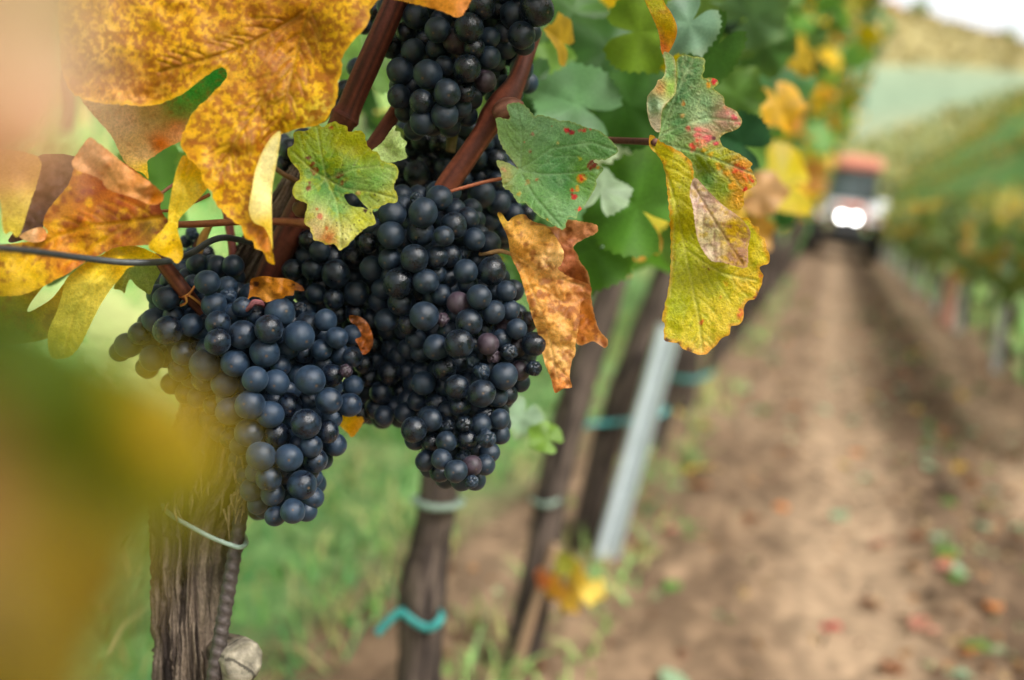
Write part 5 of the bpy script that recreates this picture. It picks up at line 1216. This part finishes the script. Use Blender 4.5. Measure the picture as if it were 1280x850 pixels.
# ------------------------------------------------------------------ fallen leaves and weeds on the track
FCOL = {'yellow': (206, 170, 70), 'pale green': (150, 176, 140), 'orange': (196, 124, 70), 'brown': (140, 96, 66), 'green': (96, 136, 60), 'pinkish': (206, 140, 120), 'red': (200, 90, 86)}
fm = {}
protos = {}
for nm, c in FCOL.items():
    T = T_HI[len(protos) % 4]
    me = bpy.data.meshes.new('fallen_leaf')
    me.from_pydata(T[0].tolist(), [], T[1])
    a = me.color_attributes.new('col', 'FLOAT_COLOR', 'POINT')
    c4 = np.ones((len(T[0]), 4), np.float32); c4[:, :3] = np.array(lin(c)) * (1 + .3 * T[2][:, None]) * RNG.uniform(.85, 1.1, (len(T[0]), 1))
    a.data.foreach_set('color', c4.ravel())
    me.polygons.foreach_set('use_smooth', np.ones(len(me.polygons), dtype=bool))
    me.materials.append(M_DRY); me.update(); protos[nm] = me
rngf = random.Random(21)
spots_ = [(0.02, 2.05, 'red', .03), (-.35, 2.9, 'yellow', .05), (-.42, 3.6, 'yellow', .05)]
while len(spots_) < 300:
    u = rngf.random()
    xx = rngf.gauss(.45, .2) if u < .5 else rngf.uniform(-.55, 1.2)
    yy = 1.2 + 9 * rngf.random() ** 1.7
    spots_.append((xx, yy, rngf.choices(list(FCOL), (2.2, 5, 2, 4, 2.5, 1.5, .02))[0], rngf.uniform(.018, .036)))
for xx, yy, nm, s in spots_:
    o = bpy.data.objects.new('fallen_leaf', protos[nm]); COL.objects.link(o)
    o.location = (xx, yy, float(ground_z(np.array([xx]), np.array([yy]))[0]) + .012)
    o.scale = (s, s, s)
    o.rotation_euler = (rngf.gauss(0, .25), rngf.gauss(.14, .25), rngf.uniform(0, 6.28))
    tag(o, '%s fallen leaf lying on the brown soil of the track' % nm, 'fallen leaf', '%s fallen leaves on the track' % nm)
its = []
for i in range(2600):
    u = rngf.random()
    xx = rngf.gauss(.42, .14) if u < .45 else rngf.uniform(-.7, 1.1); yy = .9 + 11 * rngf.random() ** 1.6
    zz = float(ground_z(np.array([xx]), np.array([yy]))[0])
    its.append(((xx, yy, zz + .006), rngf.uniform(.006, .016), rand_normal(rngf, (0, -.2, 1), .5), rngf.uniform(0, 6.28), np.array(lin(rngf.choice([(120, 86, 60), (96, 70, 50), (160, 120, 80), (70, 54, 42), (176, 150, 110), (150, 160, 120), (60, 46, 38)])))))
V, F, C, U = leaf_cloud(its, T_LO, rngf)
tag(mesh_obj('leaf_scraps', V, F, M_DRY, None, (0, 0, 0), C, U), 'small dry leaf scraps and crumbs strewn over the track soil', 'leaf litter', None, 'stuff')
for i in range(26):
    xx = rngf.choice([rngf.uniform(-.5, -.2), rngf.gauss(.42, .12), rngf.uniform(.95, 1.15)]); yy = 2.3 + 8 * rngf.random() ** 1.5
    zz = float(ground_z(np.array([xx]), np.array([yy]))[0])
    its = []
    for q in range(9):
        a = rngf.uniform(0, 6.28); r_ = rngf.uniform(.01, .05)
        its.append(((xx + math.cos(a) * r_, yy + math.sin(a) * r_, zz + rngf.uniform(.01, .05)), rngf.uniform(.010, .020), rand_normal(rngf, (0, 0, 1), .4), rngf.uniform(0, 6.28), np.array(lin(rngf.choice([(92, 120, 62), (110, 132, 80), (136, 150, 116)])))))
    V, F, C, U = leaf_cloud(its, T_LO, rngf)
    tag(mesh_obj('weed', V, F, M_FOL, None, (xx, yy, zz), C, U), 'small green weed growing in the bare soil of the track', 'weed', 'weeds on the track')

# ------------------------------------------------------------------ tractor
def paint(name, c, rough=.35): return simple(name, c, rough, 0, 3, .9, 1.08)
M_RED = paint('orange_red_paint', (.72, .26, .18)); M_GREY = paint('silver_grey_paint', (.78, .80, .82)); M_DARK = paint('black_rubber', (.015, .015, .017), .8); M_FRAME = paint('dark_metal', (.04, .04, .045), .5)
M_GLASS, ntg, pg, og = new_mat('cab_glass')
pg.inputs['Base Color'].default_value = (.10, .15, .16, 1); pg.inputs['Roughness'].default_value = .06; pg.inputs['Transmission Weight'].default_value = .25
M_LAMP = simple('headlamp_glow', (.9, .9, .88), .3, 0, 5, 1, 1, emit=((1, .98, .94), 9.0))
M_REFL_GLOW = simple('glowing_lamp_reflector', (.9, .9, .88), .2, .6, 5, 1, 1, emit=((1, .98, .94), 1.6))  # emission added to imitate the soft glow fading around each headlamp
M_RIM = paint('rim_paint', (.55, .50, .46))

def bevel_box(cx, cy, cz, sx, sy, sz, b=.04, top=(1, 1), shift=(0, 0)):
    """box with chamfered vertical and horizontal edges; top scales the upper face"""
    V = []; F = []
    lev = [(-.5, 1 - b / sx * 2, 1 - b / sy * 2), (-.5 + b / sz, 1, 1), (.5 - b / sz, 1, 1), (.5, 1 - b / sx * 2, 1 - b / sy * 2)]
    for z, kx, ky in lev:
        t = z + .5
        fx = 1 + (top[0] - 1) * t; fy = 1 + (top[1] - 1) * t
        ex, ey = sx / 2 * kx * fx, sy / 2 * ky * fy; c = b
        ring = [(ex - c, ey), (ex, ey - c), (ex, -ey + c), (ex - c, -ey), (-ex + c, -ey), (-ex, -ey + c), (-ex, ey - c), (-ex + c, ey)]
        V += [(cx + x + shift[0] * t, cy + y + shift[1] * t, cz + z * sz) for x, y in ring]
    for k in range(3):
        F += [(k * 8 + j, k * 8 + (j + 1) % 8, (k + 1) * 8 + (j + 1) % 8, (k + 1) * 8 + j) for j in range(8)]
    F += [tuple(range(8))[::-1], tuple(24 + j for j in range(8))]
    F = [tuple(reversed(f)) for f in F]
    return np.array(V, float), F

def wheel_geo(cx, cy, cz, r, w):
    prof = [(.62, -.5), (.93, -.5), (1, -.36), (1, .36), (.93, .5), (.62, .5), (.56, .3), (.56, -.3)]
    n = 32; V = []; F = []
    for i in range(n):
        a = 2 * math.pi * i / n
        for pr, pw in prof:
            k = pr * (1.0 + (.03 if pr == 1 and i % 2 else 0))
            V.append((cx + pw * w, cy + math.cos(a) * r * k, cz + math.sin(a) * r * k))
    m = len(prof)
    for i in range(n):
        for j in range(m):
            F.append((i * m + j, i * m + (j + 1) % m, ((i + 1) % n) * m + (j + 1) % m, ((i + 1) % n) * m + j))
    rv, rf, _, _ = tube(np.array([[cx - w * .28, cy, cz], [cx - w * .1, cy, cz], [cx + w * .1, cy, cz], [cx + w * .28, cy, cz]]), [r * .575, r * .5, r * .5, r * .575], 24)
    return (np.array(V), F), (rv, rf)

TX, TY = .14, 19.6
tz = float(gz(TX, TY))
trac = empty('tractor', (TX, TY, tz))
trac.rotation_euler = (0, R(8), 0)
tag(trac, 'small orange and grey cab tractor with headlights on, coming up the track', 'tractor')
def tpart(name, V, F, mat, parent=None, sm_=False):
    me = bpy.data.meshes.new(name); me.from_pydata(np.asarray(V).tolist(), [], F); me.materials.append(mat)
    if sm_: me.polygons.foreach_set('use_smooth', np.ones(len(me.polygons), dtype=bool))
    me.update(); o = bpy.data.objects.new(name, me); COL.objects.link(o); o.parent = parent or trac
    return o
tpart('hood', *bevel_box(0, -.55, .78, .56, 1.3, .38, .06, (.86, 1)), M_RED)
tpart('grille', *bevel_box(0, -1.22, .74, .46, .05, .30, .015), M_FRAME)
for s in (-1, 1):
    v, f, _, _ = tube(np.array([[s * .11, -1.20, .74], [s * .11, -1.25, .74], [s * .11, -1.262, .74]]), [.05, .05, .045], 24)
    h = tpart('headlight', v, f, M_LAMP)
    v, f, _, _ = tube(np.array([[s * .11, -1.19, .74], [s * .11, -1.248, .74]]), [.088, .088], 24, None, False)
    tpart('lamp_ring', v, f, M_GREY, h)
    v, f, _, _ = tube(np.array([[s * .11, -1.21, .74], [s * .11, -1.244, .74]]), [.085, .085], 24)
    tpart('glow_reflector', v, f, M_REFL_GLOW, h)
tpart('chassis', *bevel_box(0, -.1, .48, .42, 2.2, .24, .04), M_FRAME)
tpart('front_weight', *bevel_box(0, -1.32, .50, .56, .18, .22, .03), M_FRAME)  # coloured dark to imitate the shadow below the tractor's front
tpart('underside_shade_block', *bevel_box(0, -.78, .36, .82, .22, .26, .05), M_FRAME)  # dark box added to stand in for the shadow under the tractor
tpart('cab_body', *bevel_box(0, .55, .85, .86, 1.0, .42, .05), M_GREY)
for sx in (-1, 1):
    for yy in (.08, 1.0):
        v, f = bevel_box(sx * .41, yy, 1.36, .05, .06, .66, .012, (1, 1), (-sx * .03, .03 if yy < .5 else -.03)); tpart('cab_pillar', v, f, M_FRAME)
tpart('windscreen', *bevel_box(0, .07, 1.36, .75, .012, .60, .003, (.95, 1), (0, .03)), M_GLASS)
tpart('rear_window', *bevel_box(0, 1.01, 1.36, .75, .012, .60, .003, (.95, 1), (0, -.03)), M_GLASS)
for sx in (-1, 1): tpart('side_window', *bevel_box(sx * .412, .54, 1.36, .012, .84, .60, .003, (1, .95), (-sx * .03, 0)), M_GLASS)
tpart('seat', *bevel_box(0, .75, 1.12, .4, .14, .5, .05), M_FRAME)
tpart('roof', *bevel_box(0, .54, 1.76, .96, 1.2, .24, .07, (.9, .92)), M_RED)
for sx in (-1, 1):
    tpart('fender', *bevel_box(sx * .56, .72, .98, .30, 1.0, .30, .06, (.95, .7)), M_GREY)
    tpart('front_fender', *bevel_box(sx * .52, -.75, .72, .24, .6, .12, .04), M_GREY)
    (v, f), (rv, rf) = wheel_geo(sx * .56, .75, .52, .52, .28); w = tpart('wheel', v, f, M_DARK, None, True); tpart('rim', rv, rf, M_RIM, w)
    (v, f), (rv, rf) = wheel_geo(sx * .50, -.75, .34, .34, .22); w = tpart('wheel', v, f, M_DARK, None, True); tpart('rim', rv, rf, M_RIM, w)
    v, f, _, _ = tube(np.array([[sx * .44, .05, 1.45], [sx * .58, .0, 1.5], [sx * .6, 0, 1.42]]), [.012, .012, .012], 8); m_ = tpart('mirror_arm', v, f, M_FRAME)
    tpart('mirror', *bevel_box(sx * .61, 0, 1.36, .12, .03, .2, .008), M_FRAME, m_)
v, f, _, _ = tube(np.array([[.2, -.4, .95], [.2, -.4, 1.4], [.2, -.38, 1.5]]), [.03, .03, .03], 12); tpart('exhaust_pipe', v, f, M_FRAME)
